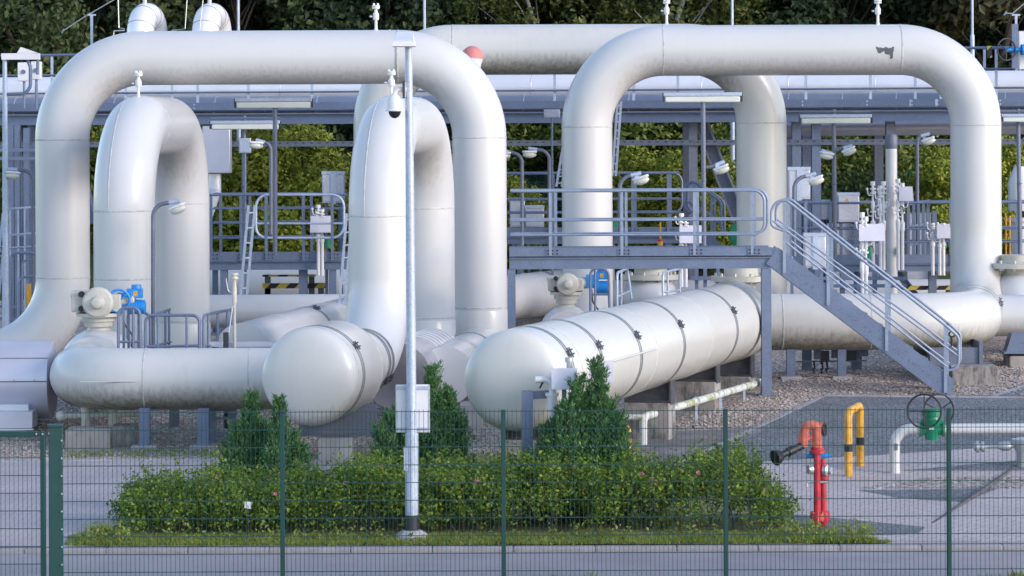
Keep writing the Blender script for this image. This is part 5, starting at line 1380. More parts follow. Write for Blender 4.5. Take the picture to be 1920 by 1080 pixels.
mb = MB(); mb.lathe([(.10, .088), (.32, .088)], (base.x, YL, 0), (0, 0, 1), 24); mb.build("bitumen_sleeve", M['dark'], t)
mb = MB(); mb.lathe([(-.1, .21), (.06, .21), (.10, .17), (.13, .12)], (base.x, YL, 0), (0, 0, 1), 8); mb.build("concrete_foot", M['concrete_lt'], t, smooth=False)
mb = MB(); mb.box(W(761, 860, YL - .09), (.05, .02, .30)); mb.build("service_door", M['steel_lt'], t)
lamp_head(t, tp + Vector((-.05, .12, .0)), .29, .52, .19)
t = thing("security_camera", "white dome security camera hung on the lamp post", "camera", W(740, 190, YL - .05))
mb = MB(); mb.tube(fillet([W(762, 168, YL - .06), W(740, 167, YL - .06), W(740, 180, YL - .06)], .07, 8), .03, 12); mb.box(W(758, 168, YL - .06), (.035, .07, .18)); mb.build("bracket", M['white'], t)
mb = MB(); q = W(740, 207, YL - .06); mb.lathe([(-.01, .115), (0, .118), (.015, .105), (.13, .10), (.17, .08), (.2, .035), (.22, .03)], q, (0, 0, 1), 28); mb.build("housing", M['white'], t)
mb = MB(); mb.ball(q - Vector((0, 0, .01)), .078, 1, 1, 1.15, 24, 14); mb.build("dome_lens", M['lens'], t)
mb = MB(); mb.box(W(757, 168, YL - .10), (.03, .03, .22)); mb.build("cable_clamp", M['dark'], t)
t = thing("sign_board", "blank back of a white rectangular board mounted on the lamp post", "sign", W(774, 808, YL + .09))
mb = MB(); a, b = W(743, 811, YL + .07), W(805, 721, YL + .07); mb.span((a.x, YL + .07, a.z), (b.x, YL + .10, b.z)); mb.build("board", M['white'], t, bevel=.006)
mb = MB()
for y in (727, 804): q = W(774, y, YL + .06); mb.box(q, (.40, .02, .035))
mb.build("mounting_rail", M['steel_lt'], t)
mb = MB(); mb.span((a.x - .006, YL + .065, a.z), (a.x + .008, YL + .10, b.z)); mb.span((b.x - .008, YL + .065, a.z), (b.x + .006, YL + .10, b.z)); mb.build("edge_frame", M['cabinet'], t)
YL2 = 63.0
t = thing("lamp_post", "galvanised lamp post with white wedge shaped head at the left edge", "lamp post", (W(11, 600, YL2).x, YL2, zg(YL2)))
p = W(11, 600, YL2); tp = W(9, 112, YL2)
mb = MB(); mb.tube([(p.x, YL2, zg(YL2)), p, tp], 0, 20, True, [.075, .07, .045]); mb.build("pole", M['steel_lt'], t)
mb = MB(); q0 = W(4, 112, YL2); q1 = W(74, 100, YL2); mb.span((q0.x, YL2 - .1, q0.z), (q1.x, YL2 + .12, q1.z + .0)); v = [W(33, 100, YL2), W(40, 89, YL2), W(75, 101, YL2)]
n0 = [Vector((q.x, YL2 - .1, q.z + .004)) for q in v]; n1 = [Vector((q.x, YL2 + .12, q.z + .004)) for q in v]
mb.quad(*n0); mb.quad(*n1[::-1])
for i in range(3): mb.quad(n0[i], n1[i], n1[(i + 1) % 3], n0[(i + 1) % 3])
mb.build("lamp_head", M['white'], t, smooth=False)
mb = MB(); mb.tube(fillet([W(51, 110, YL2), W(57, 125, YL2), W(57, 165, YL2), W(45, 176, YL2), W(12, 177, YL2)], .2, 6), .035, 8); mb.tube([W(71, 108, YL2), W(70, 140, YL2)], .03, 8); mb.build("cable_tube", M['steel'], t)

# ---------------------------------------------------------------- hydrant
YH = 41.0
hb = W(1534, 996, YH); hx = hb.x
t = thing("fire_hydrant", "red fire hydrant with faded orange monitor head and black nozzle", "hydrant", (hx, YH, 0))
s_ = S(YH)
def hz(y): return W(1534, y, YH).z
mb = MB(); mb.lathe([(-.05, .047), (hz(975), .047), (hz(975), .09), (hz(962), .09), (hz(960), .047), (hz(850), .043)], (hx - .01, YH, 0), (0, 0, 1), 24)
mb.lathe([(-.05, .042), (hz(985), .042), (hz(978), .075), (hz(968), .09), (hz(962), .085), (hz(958), .05), (hz(905), .042), (hz(900), .075), (hz(880), .08), (hz(870), .05), (hz(862), .03)], (hx + .075, YH + .10, 0), (0, 0, 1), 20); mb.build("standpipe", M['red'], t)
mb = MB()
for k in range(8):
    a = k * PI / 4; mb.tube([(hx - .01 + .082 * math.cos(a), YH + .082 * math.sin(a), hz(977)), (hx - .01 + .082 * math.cos(a), YH + .082 * math.sin(a), hz(959))], .012, 6)
mb.build("flange_bolt", M['red_faded'], t)
mb = MB(); mb.lathe([(hz(850), .10), (hz(845), .10), (hz(843), .085), (hz(838), .085)], (hx - .01, YH, 0), (0, 0, 1), 24); mb.build("flange", M['red'], t)
P = lambda x, y, d=0: W(x, y, YH + d)
mb = MB(); mb.lathe([(hz(838), .065), (hz(805), .062)], (hx - .01, YH, 0), (0, 0, 1), 20)
mb.tube(fillet([P(1533, 812), P(1533, 800), P(1522, 797), P(1510, 800), P(1505, 825), P(1506, 838)], .07, 6), .062, 18); mb.tube([P(1524, 799, .02), P(1542, 799, .02)], .05, 14); mb.tube([P(1511, 824), P(1528, 818)], .03, 10)
mb.build("monitor_elbow", M['red_faded'], t)
mb = MB(); n0, n1 = P(1507, 834), P(1453, 859, -.25); d_ = n1 - n0
mb.tube([n0 + d_ * k for k in (0, .1, .3, .32, .55, .57, .80, .81, .88, .90, 1.0, 1.0)], 0, 20, True, [.045, .05, .05, .058, .058, .045, .045, .075, .085, .095, .105, .06]); mb.tube([P(1478, 848, -.12), P(1481, 858, -.12)], .018, 8); mb.build("nozzle", M['black'], t)
mb = MB(); c = P(1546, 806, .02); mb.ring(c, (1, -.4, 0), .075, .014, 20, 6)
for k in range(3): mb.tube([c, c + Vector((.02 * math.cos(k * 2.1), .06 * math.cos(k * 2.1), .07 * math.sin(k * 2.1)))], .01, 6)
mb.tube([P(1538, 802, .02), c], .02, 8); mb.build("handwheel", M['black'], t)
mb = MB(); mb.lathe([(0, .028), (.22, .032), (.26, .03), (.32, .02)], P(1511, 855, .05), (1, 0, 0), 12); mb.build("valve_lever", M['blue'], t)
mb = MB(); mb.lathe([(0, .07), (.05, .075), (.07, .05), (.11, .05)], P(1544, 882, .05), (.9, -.4, 0), 16); mb.lathe([(0, .06), (.06, .06)], P(1523, 880, 0), (-.9, -.3, 0), 16); mb.tube([P(1512, 904), P(1554, 904)], .016, 8); mb.tube([P(1513, 904), P(1513, 912)], .012, 6); mb.build("outlet_cap", M['silver'], t)
# ---------------------------------------------------------------- yellow hoops
def hoop_bar(label, xa, ya, xb, yb, ytop, Ya, Yb):
    a, b = W(xa, ya, Ya), W(xb, yb, Yb); a.z = b.z = 0; zt = W(xa, ytop, Ya).z - .06
    t = thing("hoop_barrier", label, "barrier", (a + b) / 2, "yellow hoop barriers"); r = .058
    mb = MB(); path = fillet([a - Vector((0, 0, .05)), Vector((a.x, a.y, zt)), Vector((b.x, b.y, zt)), b - Vector((0, 0, .05))], .13, 8); mb.tube(path, r, 20); mb.build("hoop", M['yellow'], t)
    for q in (a, b):
        mb = MB(); mb.lathe([(.42, r + .002), (.53, r + .002)], q, (0, 0, 1), 20); mb.build("black_band", M['black'], t)
        mb = MB(); mb.box(q + Vector((0, 0, .014)), (.20, .20, .02)); mb.build("base_plate", M['yellow'], t)
hoop_bar("yellow hoop barrier with black bands beside the green valve pipe", 1591, 906, 1613, 896, 764, 46.6, 47.6)
hoop_bar("yellow hoop barrier mostly hidden behind the right juniper", 1178, 868, 1150, 856, 796, 48.6, 49.2)
# ---------------------------------------------------------------- green valve pipe at right
YV = 46.9
vz = W(1760, 804, YV).z
g0 = G(1678, 900)
t = thing("valve_pipe", "white pipe rising from the paving with a green gate valve and black handwheels", "pipe", (W(1678, 900, YV).x, YV, 0))
pts = fillet([Vector((W(1678, 900, YV).x, YV, -.05)), Vector((W(1678, 900, YV).x, YV, vz)), W(2120, 803, YV)], .24, 10)
mb = MB(); mb.tube(pts, .078, 20); mb.build("pipe", M['paint'], t)
mb = MB(); mb.box(W(1680, 838, YV - .08), (.05, .01, .10)); mb.build("clamp", M['steel_dk'], t)
c = W(1747, 805, YV)
mb = MB(); mb.lathe([(-.18, .11), (-.15, .11), (-.15, .085), (.15, .085), (.15, .11), (.18, .11)], c, (1, 0, 0), 20); mb.lathe([(-.15, .10), (.05, .12), (.10, .16), (.15, .165), (.15, .13), (.20, .12), (.20, .15), (.30, .15)], c, (0, 0, 1), 20); v_ = mb.build("gate_valve", M['green'], t)
mb = MB(); mb.box(c + Vector((-.02, -.13, .03)), (.07, .012, .045)); mb.build("name_plate", M['silver'], v_)
for xc, yc, ax, yo in ((1733, 771, (-.15, -1, .05), -.22), (1760, 770, (.35, -1, .0), .30)):
    mb = MB(); c2 = W(xc, yc, YV + yo); mb.ring(c2, ax, .245, .014, 36, 8)
    u = Vector(ax).normalized().cross(Vector((0, 0, 1))).normalized()
    for k in range(4 if yo < 0 else 3):
        a = k * 2 * PI / (4 if yo < 0 else 3) + (0 if yo < 0 else .5); mb.tube([c2, c2 + u * .245 * math.cos(a) + Vector((0, 0, .245 * math.sin(a)))], .010, 6)
    mb.tube([c2, c2 - Vector(ax).normalized() * .18], .018, 8); mb.lathe([(-.03, .03), (.03, .03)], c2, ax, 12); mb.build("handwheel", M['black'], t)
mb = MB(); mb.box(W(1778, 800, YV - .02), (.045, .10, .16)); mb.build("bracket", M['green_fence'], t)
t = thing("hose_coupling", "grey metal fitting with couplings lying low at the right edge", "pipe fitting", (W(1880, 840, 47.5).x, 47.5, 0))
mb = MB(); p0, p1 = W(1826, 838, 47.5), W(1980, 834, 47.5); mb.lathe([(0, .05), (.03, .065), (.03, .09), (.07, .09), (.07, .05), (.11, .05), (.11, .08), (.15, .08), (.15, .03), (.35, .032), (.42, .07), (.52, .07), (.58, .03), (.85, .035), (1.4, .06)], p0, p1 - p0, 16); q = W(1917, 838, 47.5); mb.lathe([(-(q.z - .0), .09), (-.45, .09), (-.45, .14), (-.40, .14), (-.40, .09), (-.08, .09), (.0, .14), (.12, .16), (.14, .05)], q, (0, 0, 1), 18); mb.build("fitting", M['silver'], t)

# ---------------------------------------------------------------- front fence and gate
YFN = 36.1; FB = -.12; FTOP = W(960, 771, YFN).z
gy = M['green_fence']
t = thing("mesh_fence", "dark green welded mesh fence across the whole foreground", "fence", (0, YFN, -.1))
fp = [W(x, 900, YFN).x for x in (529, 944, 1361, 1780)]; fp.append(fp[-1] + 2.5); gx1 = W(119, 900, YFN).x
def mesh_panel(parent, xa, xb, zb=FB + .05, zt=FTOP, Y=YFN, name="mesh_panel"):
    mb = MB(); n = round((xb - xa) / .05)
    for k in range(1, n):
        x = xa + (xb - xa) * k / n; mb.box((x, Y, (zb + zt) / 2 + .012), (.005, .005, zt - zb + .025))
    z = zt; 
    while z > zb:
        for q in (-.006, .006): mb.box(((xa + xb) / 2, Y + q, z), (xb - xa, .006, .0075))
        z -= .2
    return mb.build(name, gy, parent, smooth=False)
edges = [gx1] + fp
for a, b in zip(edges, edges[1:]): mesh_panel(t, a, b)
for x in fp:
    mb = MB(); mb.box((x, YFN + .035, (FTOP + FB) / 2 - .01), (.052, .05, FTOP - FB + .05)); po = mb.build("fence_post", gy, t, smooth=False, bevel=.006)
    mb = MB()
    mb.box((x, YFN - .012, (FTOP + FB) / 2), (.040, .010, FTOP - FB - .02))
    mb.build("mesh_clip", gy, po, smooth=False)
gz = W(103, 801, YFN).z; ga, gb = W(88, 900, YFN).x, W(118, 900, YFN).x
t = thing("gate_post", "thick dark green square gate post with bolt studs", "gate post", ((ga + gb) / 2, YFN, -.1))
mb = MB(); mb.box(((ga + gb) / 2, YFN + .08, (gz + FB) / 2), (gb - ga - .02, .17, gz - FB), Matrix.Rotation(.16, 3, 'Z')); mb.build("post", gy, t, bevel=.008)
mb = MB(); mb.box(((ga + gb) / 2, YFN + .08, gz + .01), (gb - ga, .19, .03), Matrix.Rotation(.16, 3, 'Z')); mb.build("cap", gy, t, bevel=.006)
mb = MB()
for k in range(12): mb.ball((gb - .012, YFN - .02, gz - .15 - k * .2), .011, seg=8, rings=6)
mb.ball((gb - .155, YFN - .005, gz - .07), .012, seg=8, rings=6); mb.build("bolt_stud", M['steel_lt'], t)
t = thing("fence_gate", "green framed mesh gate leaf at the left edge", "gate", (ga - 2, YFN + .02, -.1))
fx = W(80, 900, YFN).x; ft = W(40, 814, YFN).z; fl = fx - 2.6
mb = MB(); mb.box((fx, YFN + .03, (ft + FB) / 2), (.058, .06, ft - FB + .058)); mb.box(((fx + fl) / 2 - .03, YFN + .03, ft), (fx - fl - .062, .056, .062)); mb.box((fl, YFN + .03, (ft + FB) / 2), (.058, .06, ft - FB)); mb.build("frame", gy, t, bevel=.006)
mesh_panel(t, fl + .03, fx - .029, FB + .05, ft - .07, YFN + .03)
mb = MB()
for q in (.02, .09): mb.ball((fx - q + .02, YFN - .004, ft), .012, seg=8, rings=6)
mb.build("frame_bolt", M['steel_lt'], t)

# ---------------------------------------------------------------- rear mesh fence
YB = 80.5
t = thing("rear_fence", "dark green mesh fence far behind in front of the trees", "fence", (5, YB, 2))
zt = W(1600, 324, YB).z; xa, xb = -18.0, 18.0
k = 0; x = W(1709 - 188 * 20, 300, YB).x
posts = [W(1709 + 188 * i, 300, YB).x for i in range(-10, 3)]
for a, b in zip(posts, posts[1:]): 
    mb = MB(); n = 50
    for k in range(n): mb.box((a + (b - a) * k / n, YB, (2.0 + zt) / 2), (.006, .006, zt - 2.0))
    z = zt
    while z > 2.05: mb.box(((a + b) / 2, YB, z), (b - a, .016, .010)); z -= .2
    mb.build("mesh_panel", gy, t, smooth=False)
for x in posts: mb = MB(); mb.box((x, YB + .04, (2.0 + zt) / 2 + .03), (.06, .05, zt - 1.95)); mb.build("fence_post", M['green'], t, smooth=False)

# ---------------------------------------------------------------- plants
def leaf_quad(mb, c, s, n=None, rnd=random, elong=1.5):
    d = Vector((rnd.gauss(0, 1), rnd.gauss(0, 1), rnd.gauss(0, 1))).normalized()
    if n is not None: d = (d * .9 + n).normalized()
    u = d.orthogonal().normalized(); u = Matrix.Rotation(rnd.random() * 6.28, 3, d) @ u; v = d.cross(u)
    b = len(mb.v); L = s * elong
    mb.v += [c - u * L * .5, c + v * s * .42 + d * s * .12, c + u * L * .5, c - v * s * .42 + d * s * .12]
    mb.f.append((b, b + 1, b + 2, b + 3)); mb.mi.append(mb.m)
def crown_mesh(seed, H, R, n, leafs, zlow=.1, shape='round', droop=0.0, clusters=60):
    """leaves gathered in sprays through an uneven crown volume, built about the trunk foot"""
    rnd = random.Random(seed); mb = MB(); cl = []
    for i in range(clusters):
        q = rnd.random(); z = zlow + (1 - zlow) * q
        prof = (math.sin(PI * min(1, (q * .92 + .10))) ** .6) if shape == 'round' else (1.05 - q) ** .8
        a = rnd.random() * 2 * PI; rr = R * prof * math.sqrt(rnd.uniform(.15, 1.0)) * rnd.uniform(.75, 1.15)
        cl.append((Vector((rr * math.cos(a), rr * math.sin(a), z * H)), R * rnd.uniform(.20, .42)))
    for i in range(n):
        c, cr = rnd.choice(cl)
        d = Vector((rnd.gauss(0, 1), rnd.gauss(0, 1), rnd.gauss(0, .75))); d = d.normalized() * cr * rnd.random() ** .45
        if droop: d.z -= droop * rnd.random() ** 1.5; d.x *= .7; d.y *= .7
        leaf_quad(mb, c + d, leafs * rnd.uniform(.6, 1.35), d.normalized() if d.length > .01 else None, rnd)
    return mb, cl
def trunk_mb(seed, H, r, cl, nl=26):
    rnd = random.Random(seed); mb = MB(); pts = [Vector((rnd.gauss(0, .10) * i, rnd.gauss(0, .10) * i, H * .95 * i / 6)) for i in range(7)]
    mb.tube(pts, r, 10, True, [r * (1 - .14 * i) for i in range(7)])
    for c, cr in cl[:nl]:
        k = max(0.12, min(.9, c.z / H * .75)); i = min(5, int(k * 6)); p = pts[i].lerp(pts[i + 1], k * 6 - i)
        m = p.lerp(c, .5) + Vector((0, 0, .15)); mb.tube([p, m, c], 0, 5, True, [r * .36 * (1.1 - k), r * .22 * (1.1 - k), r * .08])
    return mb
PROTO = {}
def plant(kind, loc, rz, sc_, label, cat, group, name):
    """first call of a kind moves the prototype, later calls copy it with its parts"""
    root, used = PROTO[kind]
    if not used:
        PROTO[kind] = (root, True); o = root; o.location = loc; o.rotation_euler = (0, 0, rz); o.scale = sc_
        o["label"] = label
    else: o = copy_tree(root, loc, rz, sc_, label)
    o.name = name; o["category"] = cat; o["group"] = group
    return o
def proto(kind, name, seed, H, R, n, leafs, mat, bark, **kw):
    root = thing(name, "x", "tree", (0, 0, 0)); rt = kw.pop('tr', .14); nl = kw.pop('nl', 26)
    mb, cl = crown_mesh(seed, H, R, n, leafs, **kw); mb.build("crown", M[mat], root, smooth=False)
    trunk_mb(seed, H, rt, cl, nl).build("trunk", M[bark], root)
    PROTO[kind] = (root, False)
proto('dark', "broadleaf_tree", 3, 11, 2.8, 24000, .165, 'leaf_dark', 'bark', clusters=90, zlow=.06)
proto('brown', "broadleaf_tree", 5, 11, 2.7, 20000, .165, 'leaf_brown', 'bark', clusters=80, zlow=.06)
proto('birch', "birch_tree", 8, 11.5, 2.3, 20000, .125, 'leaf_birch', 'bark_birch', nl=9, clusters=95, zlow=.22, droop=1.1, tr=.12)
proto('pine', "pine_tree", 11, 11, 2.9, 24000, .15, 'leaf_pine', 'bark', nl=10, clusters=70, zlow=.12)
proto('bush', "bush", 14, 2.6, 1.3, 24000, .066, 'leaf_bush', 'bark', clusters=70, zlow=.08, tr=.05)
proto('darkbush', "bush", 17, 2.6, 1.4, 22000, .066, 'leaf_darkbush', 'bark', clusters=70, zlow=.08, tr=.05)
tg = "trees beyond the rear fence"
TL = {'pine': "pine with mid green needle clumps", 'dark': "dark leafy tree", 'birch': "birch with hanging yellowish sprays", 'brown': "bronze brown leafy tree"}
trees = [(20, 88, 'pine', "at the top left corner"), (190, 90, 'pine', "behind the antenna arm at top left"), (330, 92, 'brown', "behind the two clad elbows"), (430, 89, 'dark', "right of the clad elbows"), (600, 91, 'dark', "above the middle of the left loop"),
         (740, 90, 'dark', "behind the lamp post head"), (880, 93, 'brown', "above the rear loop's left bend"), (1010, 88, 'birch', "above the rear loop, left of two birches"), (1130, 92, 'dark', "between the two birches"), (1285, 88, 'birch', "behind the rear loop's right bend, right of two birches"),
         (1420, 92, 'dark', "above the left part of the right loop"), (1560, 90, 'dark', "above the middle of the right loop"), (1650, 93, 'birch', "thin one behind the right loop's vent valve"), (1760, 91, 'dark', "behind the right loop bend"), (1880, 88, 'brown', "at the top right corner"), (1990, 90, 'dark', "just beyond the right edge")]
for i, (x, Y, kd, where) in enumerate(trees):
    p = W(x, 200, Y); s = 1.0 + .12 * math.sin(i * 2.3)
    plant(kd, (p.x, Y, zg(Y) - .1), i * 1.7, (s, s, s), "%s %s" % (TL[kd], where), "tree", tg, {'birch': "birch_tree", 'pine': "pine_tree"}.get(kd, "broadleaf_tree"))
for i in range(11):
    X = -21 + i * 4.2; Y = 100 + (i % 3) * 3; s = 1.15 + .1 * math.sin(i * 1.9)
    x = 960 + X * S(Y)
    o = plant('dark' if i % 4 else 'brown', (X, Y, zg(Y)), i * 2.1 + .5, (s * 1.15, s * 1.15, s), "shaded tree in the rear rank behind the front trees", "tree", "rear rank of trees", "broadleaf_tree")
# a continuous wood further back
mbw = MB(); rnd = random.Random(77)
for i in range(42000):
    X = rnd.uniform(-32, 32); z = rnd.random() ** .9 * 14; Y = 112 + rnd.uniform(0, 5) + 1.5 * math.sin(X * .8)
    leaf_quad(mbw, Vector((X, Y, 2.6 + z)), .34 * rnd.uniform(.6, 1.3), Vector((0, -.5, .3)), rnd)
struct(mbw.build("far_wood", M['leaf_dark'], smooth=False), "stuff")
bushes = [(425, 77, 1.1, 'bush', "yellow green bush between the hoops near the ladder"), (500, 76.5, 1.25, 'bush', "tall yellow green bush behind the left rear walkway"), (575, 77.5, 1.2, 'bush', "yellow green bush behind the galvanised cabinet"), (640, 78.5, .9, 'darkbush', "small green bush at the middle hoop's left side"),
          (955, 77.5, .8, 'bush', "small green bush left of the rear cabinets"), (1195, 78, 1.0, 'bush', "yellow green bush behind the rounded rear railings, left of two"), (1270, 77, 1.0, 'bush', "yellow green bush behind the rounded rear railings, right of two"), (1215, 83.5, 1.65, 'darkbush', "large olive bush behind the rear mesh fence in the right loop"), (1310, 83, 1.5, 'darkbush', "olive bush behind the diagonal brace"), (1355, 78, .9, 'bush', "small bush left of the rear loop's right leg"),
          (1040, 84, 1.6, 'darkbush', "olive bush behind the right loop's left leg"), (1520, 84, 1.5, 'darkbush', "dark bush behind the tall cabinet"), (1590, 83, 1.2, 'darkbush', "bush behind the cabinet with the warning triangle"), (1755, 78, 1.0, 'bush', "bright bush left of the right loop's right leg"), (1700, 84, 1.7, 'darkbush', "large dark bush behind the white column"), (1890, 79, 1.0, 'bush', "bush at the right edge behind the railing"), (470, 83, 1.5, 'darkbush', "olive bush rising behind the yellow green bushes"), (60, 82, 1.6, 'darkbush', "olive bush behind the left edge steelwork")]
for i, (x, Y, s, kd, lab) in enumerate(bushes):
    p = W(x, 300, Y); plant(kd, (p.x, Y, zg(Y) - .1), i * 1.3, (s * 1.15, s * 1.1, s), lab, "bush", "bushes on the rear bank", "bush")

# junipers: several upright leaders of scale sprays
def juniper(label, spires, Y, ybase):
    """spires: (px, ytip, width px)"""
    b0 = W(spires[0][0], ybase, Y); t = thing("juniper", label, "conifer", (b0.x, Y, 0), "upright junipers behind the hedge")
    rnd = random.Random(int(spires[0][0])); mb = MB(); tr = MB()
    for x, ytip, wpx, dy in spires:
        p = W(x, ytip, Y + dy); h = p.z; w = wpx / 2 / S(Y)
        tr.tube([(p.x, Y + dy, 0), (p.x, Y + dy, h * .93)], 0, 8, True, [.05, .01])
        nsp = int(50 + 190 * w * h)
        for i in range(nsp):
            q = rnd.random() ** .85; z = q * h * .93
            prof = min(1, (1 - q) ** .75 * 1.25) * (.55 + .45 * min(1, q * 5))
            a = rnd.random() * 2 * PI; rr = w * prof * rnd.uniform(.25, 1.0) + .02
            c = Vector((p.x + rr * math.cos(a), Y + dy + rr * math.sin(a), z)); out = Vector((math.cos(a), math.sin(a), 0))
            L = rnd.uniform(.14, .30) * (.7 + .5 * (1 - q)); dr = (out * rnd.uniform(.1, .55) + Vector((rnd.gauss(0, .15), rnd.gauss(0, .15), 1))).normalized()
            for k in range(64):
                f = rnd.random(); cc = c + dr * L * f + Vector((rnd.gauss(0, 1), rnd.gauss(0, 1), rnd.gauss(0, 1))) * .030 * (1.25 - f)
                s = rnd.uniform(.013, .026); dd = (dr + Vector((rnd.gauss(0, .5), rnd.gauss(0, .5), rnd.gauss(0, .4)))).normalized(); u = dd.orthogonal(); u = Matrix.Rotation(rnd.random() * 6.28, 3, dd) @ u
                b = len(mb.v); mb.v += [cc, cc + dd * s * 1.0 + u * s * .26, cc + dd * s * 2.9, cc + dd * s * 1.0 - u * s * .26]; mb.f.append((b, b + 1, b + 2, b + 3)); mb.mi.append(0)
    mb.build("foliage", M['leaf_juniper'], t, smooth=False); tr.build("trunk", M['bark'], t)
juniper("left upright juniper with two pointed tips in front of the left pipe", [(473, 735, 46, 0), (466, 775, 70, -.1), (446, 800, 56, -.15), (430, 840, 44, .1), (490, 790, 50, .2), (502, 815, 56, .1), (470, 820, 100, .2)], 42.6, 900)
juniper("smaller pointed juniper touching the left juniper under the domed header", [(523, 750, 30, 0), (525, 790, 46, .1), (545, 812, 46, .15), (510, 815, 44, -.1), (562, 840, 40, .1), (535, 825, 80, .2)], 42.3, 900)
juniper("middle upright juniper behind the lamp post board", [(814, 680, 40, 0), (812, 725, 66, .1), (842, 728, 40, .1), (800, 740, 60, .1), (752, 755, 56, .2), (735, 775, 56, .1), (718, 800, 40, -.1), (860, 770, 40, .2), (780, 760, 70, .1), (830, 770, 90, .2), (768, 790, 100, .1)], 42.7, 880)
juniper("right upright juniper in front of the long header", [(1120, 662, 34, 0), (1118, 705, 56, .1), (1086, 690, 34, .1), (1084, 725, 60, .0), (1062, 752, 46, -.1), (1050, 765, 56, .1), (1142, 748, 40, .1), (1136, 765, 60, .2), (1026, 795, 46, .0), (1162, 770, 34, .1), (1158, 800, 50, 0), (1095, 770, 110, .1)], 41.6, 870)

# rose hedge
t = thing("rose_hedge", "long low rose hedge with pink flowers and faded hips in front of the pipes", "hedge", (W(850, 1000, 41).x, 41, 0))
rnd = random.Random(21); mb = MB()
prof_px = [(222, 975), (232, 935), (262, 912), (300, 908), (350, 905), (400, 890), (440, 895), (500, 900), (560, 890), (600, 885), (640, 884), (690, 868), (740, 880), (800, 876), (850, 862), (900, 885), (960, 872), (1000, 860), (1060, 872), (1130, 866), (1180, 868), (1240, 882), (1290, 872), (1320, 850), (1370, 848), (1400, 862), (1440, 910), (1466, 925), (1480, 955)]
def htop(x):
    for (a, ya), (b, yb) in zip(prof_px, prof_px[1:]):
        if a <= x <= b: return ya + (yb - ya) * (x - a) / (b - a)
    return 990
sprays = []
for i in range(1250):
    x = rnd.uniform(226, 1476); dep = rnd.random(); Y = 40.35 + dep * 1.9
    zt = max(.12, W(x, htop(x) + 7, 41.4).z) * (.93 + .12 * rnd.random())
    edge = min(1, (dep * 5.0 + .62)); edge *= min(1, ((1 - dep) * 5 + .5))
    sprays.append((x, Y, zt * edge * (rnd.random() ** .42 * .92 + .08)))
for x, Y, z in sprays:
    X = W(x, 900, Y).x; c = Vector((X, Y, z))
    up = rnd.random() < .22
    for k in range(84):
        d = Vector((rnd.gauss(0, .105), rnd.gauss(0, .105), rnd.gauss(0, .085)))
        if up: d = Vector((d.x * .5, d.y * .5, abs(d.z) * 1.8))
        leaf_quad(mb, c + d, rnd.choice((.018, .024, .030, .038, .046)) * rnd.uniform(.85, 1.2), Vector((0, -.2, .8)), rnd, 1.4)
mb.build("foliage", M['leaf_hedge'], t, smooth=False)
mb = MB()
for i in range(260):
    x, Y, z = rnd.choice(sprays); X = W(x, 900, Y).x; f = Vector((X + rnd.gauss(0, .1), Y + rnd.gauss(0, .2), 0)); mb.tube([f, Vector((X, Y, z * .5)), Vector((X + rnd.gauss(0, .06), Y, z))], .006, 4)
mb.build("stem", M['bark'], t)["kind"] = "stuff"
tops = [s for s in sprays if s[2] > .45]
mb = MB(); hp = MB()
for i in range(30):
    x, Y, z = rnd.choice(tops); X = W(x, 900, Y).x; c = Vector((X, Y - .06, z + .10)); mb = MB()
    for k in range(5): a = k * 1.2566; leaf_quad(mb, c + Vector((math.cos(a) * .016, -.006, math.sin(a) * .016)), .026, Vector((0, -2, .6)), rnd, 1.0)
    mb.build("rose_flower", M['petal'], t, smooth=False)
for i in range(70):
    x, Y, z = rnd.choice(tops); X = W(x, 900, Y).x; hp = MB(); hp.ball((X + rnd.gauss(0, .08), Y - .10, z + rnd.gauss(.04, .08)), .017, seg=6, rings=4); hp.build("rose_hip", M['hip'], t)
# plant marker in the hedge
t = thing("plant_marker", "small white label tag on a stake in the hedge at left", "plant label", W(465, 1000, 40.3))
mb = MB(); q = W(465, 947, 40.25); mb.box(q, (.085, .006, .085), Matrix.Rotation(.15, 3, 'Y')); mb.build("tag", M['white'], t); mb = MB(); mb.tube([(q.x, 40.26, 0), q], .006, 6); mb.build("stake", M['dark'], t)

# grass
def blades(name, n, fx, hmin, hmax, seed, wid=.006):
    rnd = random.Random(seed); mb = MB()
    for i in range(n):
        p, hs = fx(rnd)
        tuft = rnd.randint(2, 5)
        for k in range(tuft):
            b = p + Vector((rnd.gauss(0, .02), rnd.gauss(0, .02), 0)); h = rnd.uniform(hmin, hmax) * hs; a = rnd.random() * 6.28; ln = Vector((math.cos(a), math.sin(a), 0)) * h * rnd.uniform(.15, .7); s = Vector((-math.sin(a), math.cos(a), 0)) * wid
            n0 = len(mb.v); mb.v += [b - s, b + s, b + ln * .4 + Vector((0, 0, h * .65)) + s * .7, b + ln + Vector((0, 0, h)), b + ln * .4 + Vector((0, 0, h * .65)) - s * .7]; mb.f.append((n0, n0 + 1, n0 + 2, n0 + 3, n0 + 4)); mb.mi.append(0)
    return struct(mb.build(name, M['grass'], smooth=False), "stuff")
def verge(rnd):
    x = rnd.uniform(128, 1668); Y = 39.40 + rnd.random() ** 1.3 * .95; hs = 1.0
    if x > 1450 or x < 230: hs = 1.35 if x < 1640 and x > 150 else .6
    if x > 1480: Y = 39.42 + rnd.random() * .5 * max(.2, (1670 - x) / 190)
    return Vector((W(x, 1010, Y).x, Y, .02)), hs * (1.5 if rnd.random() < .12 else 1)
blades("verge_grass", 4600, verge, .02, .06, 4)
def front(rnd):
    X = rnd.uniform(-7, 7); Y = 35.7 + rnd.random() * .9; c = .45 + .55 * max(0, math.sin(X * 1.7 + 1) * math.sin(X * .7 + .5)); 
    return Vector((X, Y, -.1)), c * 1.6 * (1.6 if rnd.random() < .05 else 1)
blades("fence_weeds", 4200, front, .05, .13, 6)
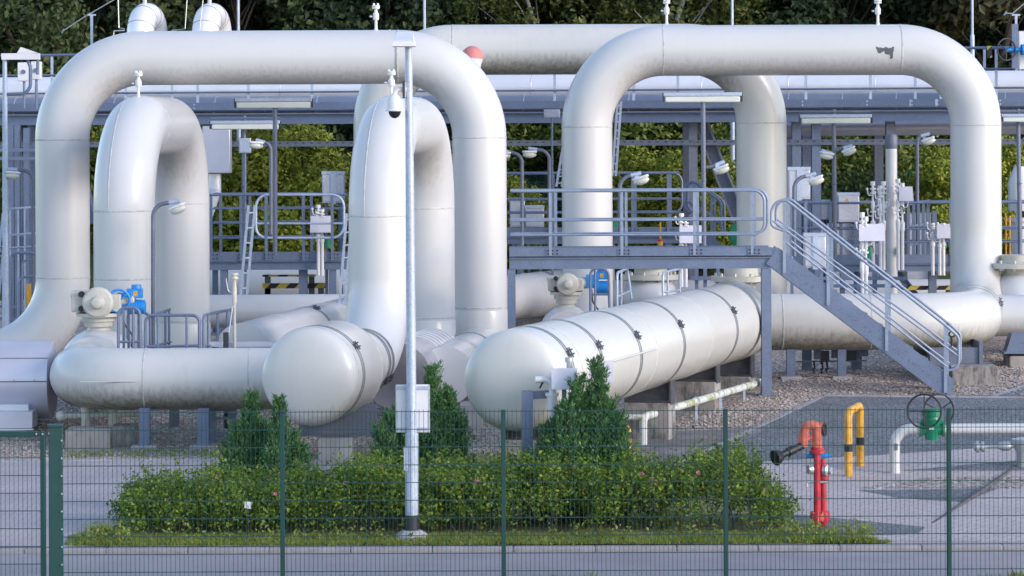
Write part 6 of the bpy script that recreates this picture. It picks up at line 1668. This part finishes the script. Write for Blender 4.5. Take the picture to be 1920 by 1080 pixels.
sheet("fence_strip", [(-20, 34.6), (20, 34.6), (20, 36.75), (-20, 36.75)], .010, M['soil'], px=False)
def gravelweed(rnd):
    while True:
        x = rnd.uniform(120, 420); Y = rnd.uniform(50.0, 51.2)
        return Vector((W(x, 850, Y).x, Y, zg(Y))), .6
blades("gravel_weeds", 260, gravelweed, .05, .12, 9)
def broad(name, n, fn, smin, smax, seed):
    rnd = random.Random(seed); mb = MB()
    for i in range(n):
        p, h = fn(rnd)
        for k in range(rnd.randint(8, 16)): leaf_quad(mb, p + Vector((rnd.gauss(0, .05), rnd.gauss(0, .05), rnd.random() * h)), rnd.uniform(smin, smax), Vector((0, -.3, .8)), rnd, 1.6)
    return struct(mb.build(name, M['grass'], smooth=False), "stuff")
broad("verge_weeds", 190, lambda r: (Vector((W(r.choice((r.uniform(160, 240), r.uniform(1480, 1640), r.uniform(300, 1480))), 1000, 40).x, 39.75 + r.random() * .5, .03)), r.uniform(.06, .22)), .02, .045, 12)
broad("front_weeds", 60, lambda r: (Vector((r.uniform(-1.0, 6.2), 35.75 + r.random() * .3, -.09)), r.uniform(.04, .13)), .03, .05, 15)
mb = MB(); rnd = random.Random(31)
for i in range(14):
    X = rnd.uniform(1.5, 5.8); z = rnd.uniform(.03, .12); 
    for k in range(7): a = k * .9; leaf_quad(mb, Vector((X + math.cos(a) * .012, 35.7 + math.sin(a) * .012, z)), .024, Vector((0, -1, 1)), rnd, 1.2)
    mb.tube([(X, 35.7, -.1), (X, 35.7, z)], .003, 4)
struct(mb.build("dandelion_flowers", M['petal_y'], smooth=False), "stuff")
t = thing("road_cone_top", "pink and white rounded object poking up at the lower left edge behind the gate", "cone", (W(22, 1085, 38).x, 38, -.1))
mb = MB(); q = W(22, 1082, 38); mb.lathe([(q.z * 0 - .05, .16), (q.z + .02, .10), (q.z + .05, .05)], (q.x, 38, -.05), (0, 0, 1), 16); mb.build("cone", M['white'], t)
mb = MB(); mb.ball((q.x, 38, q.z + .02), .035); mb.build("tip", M['red_faded'], t)
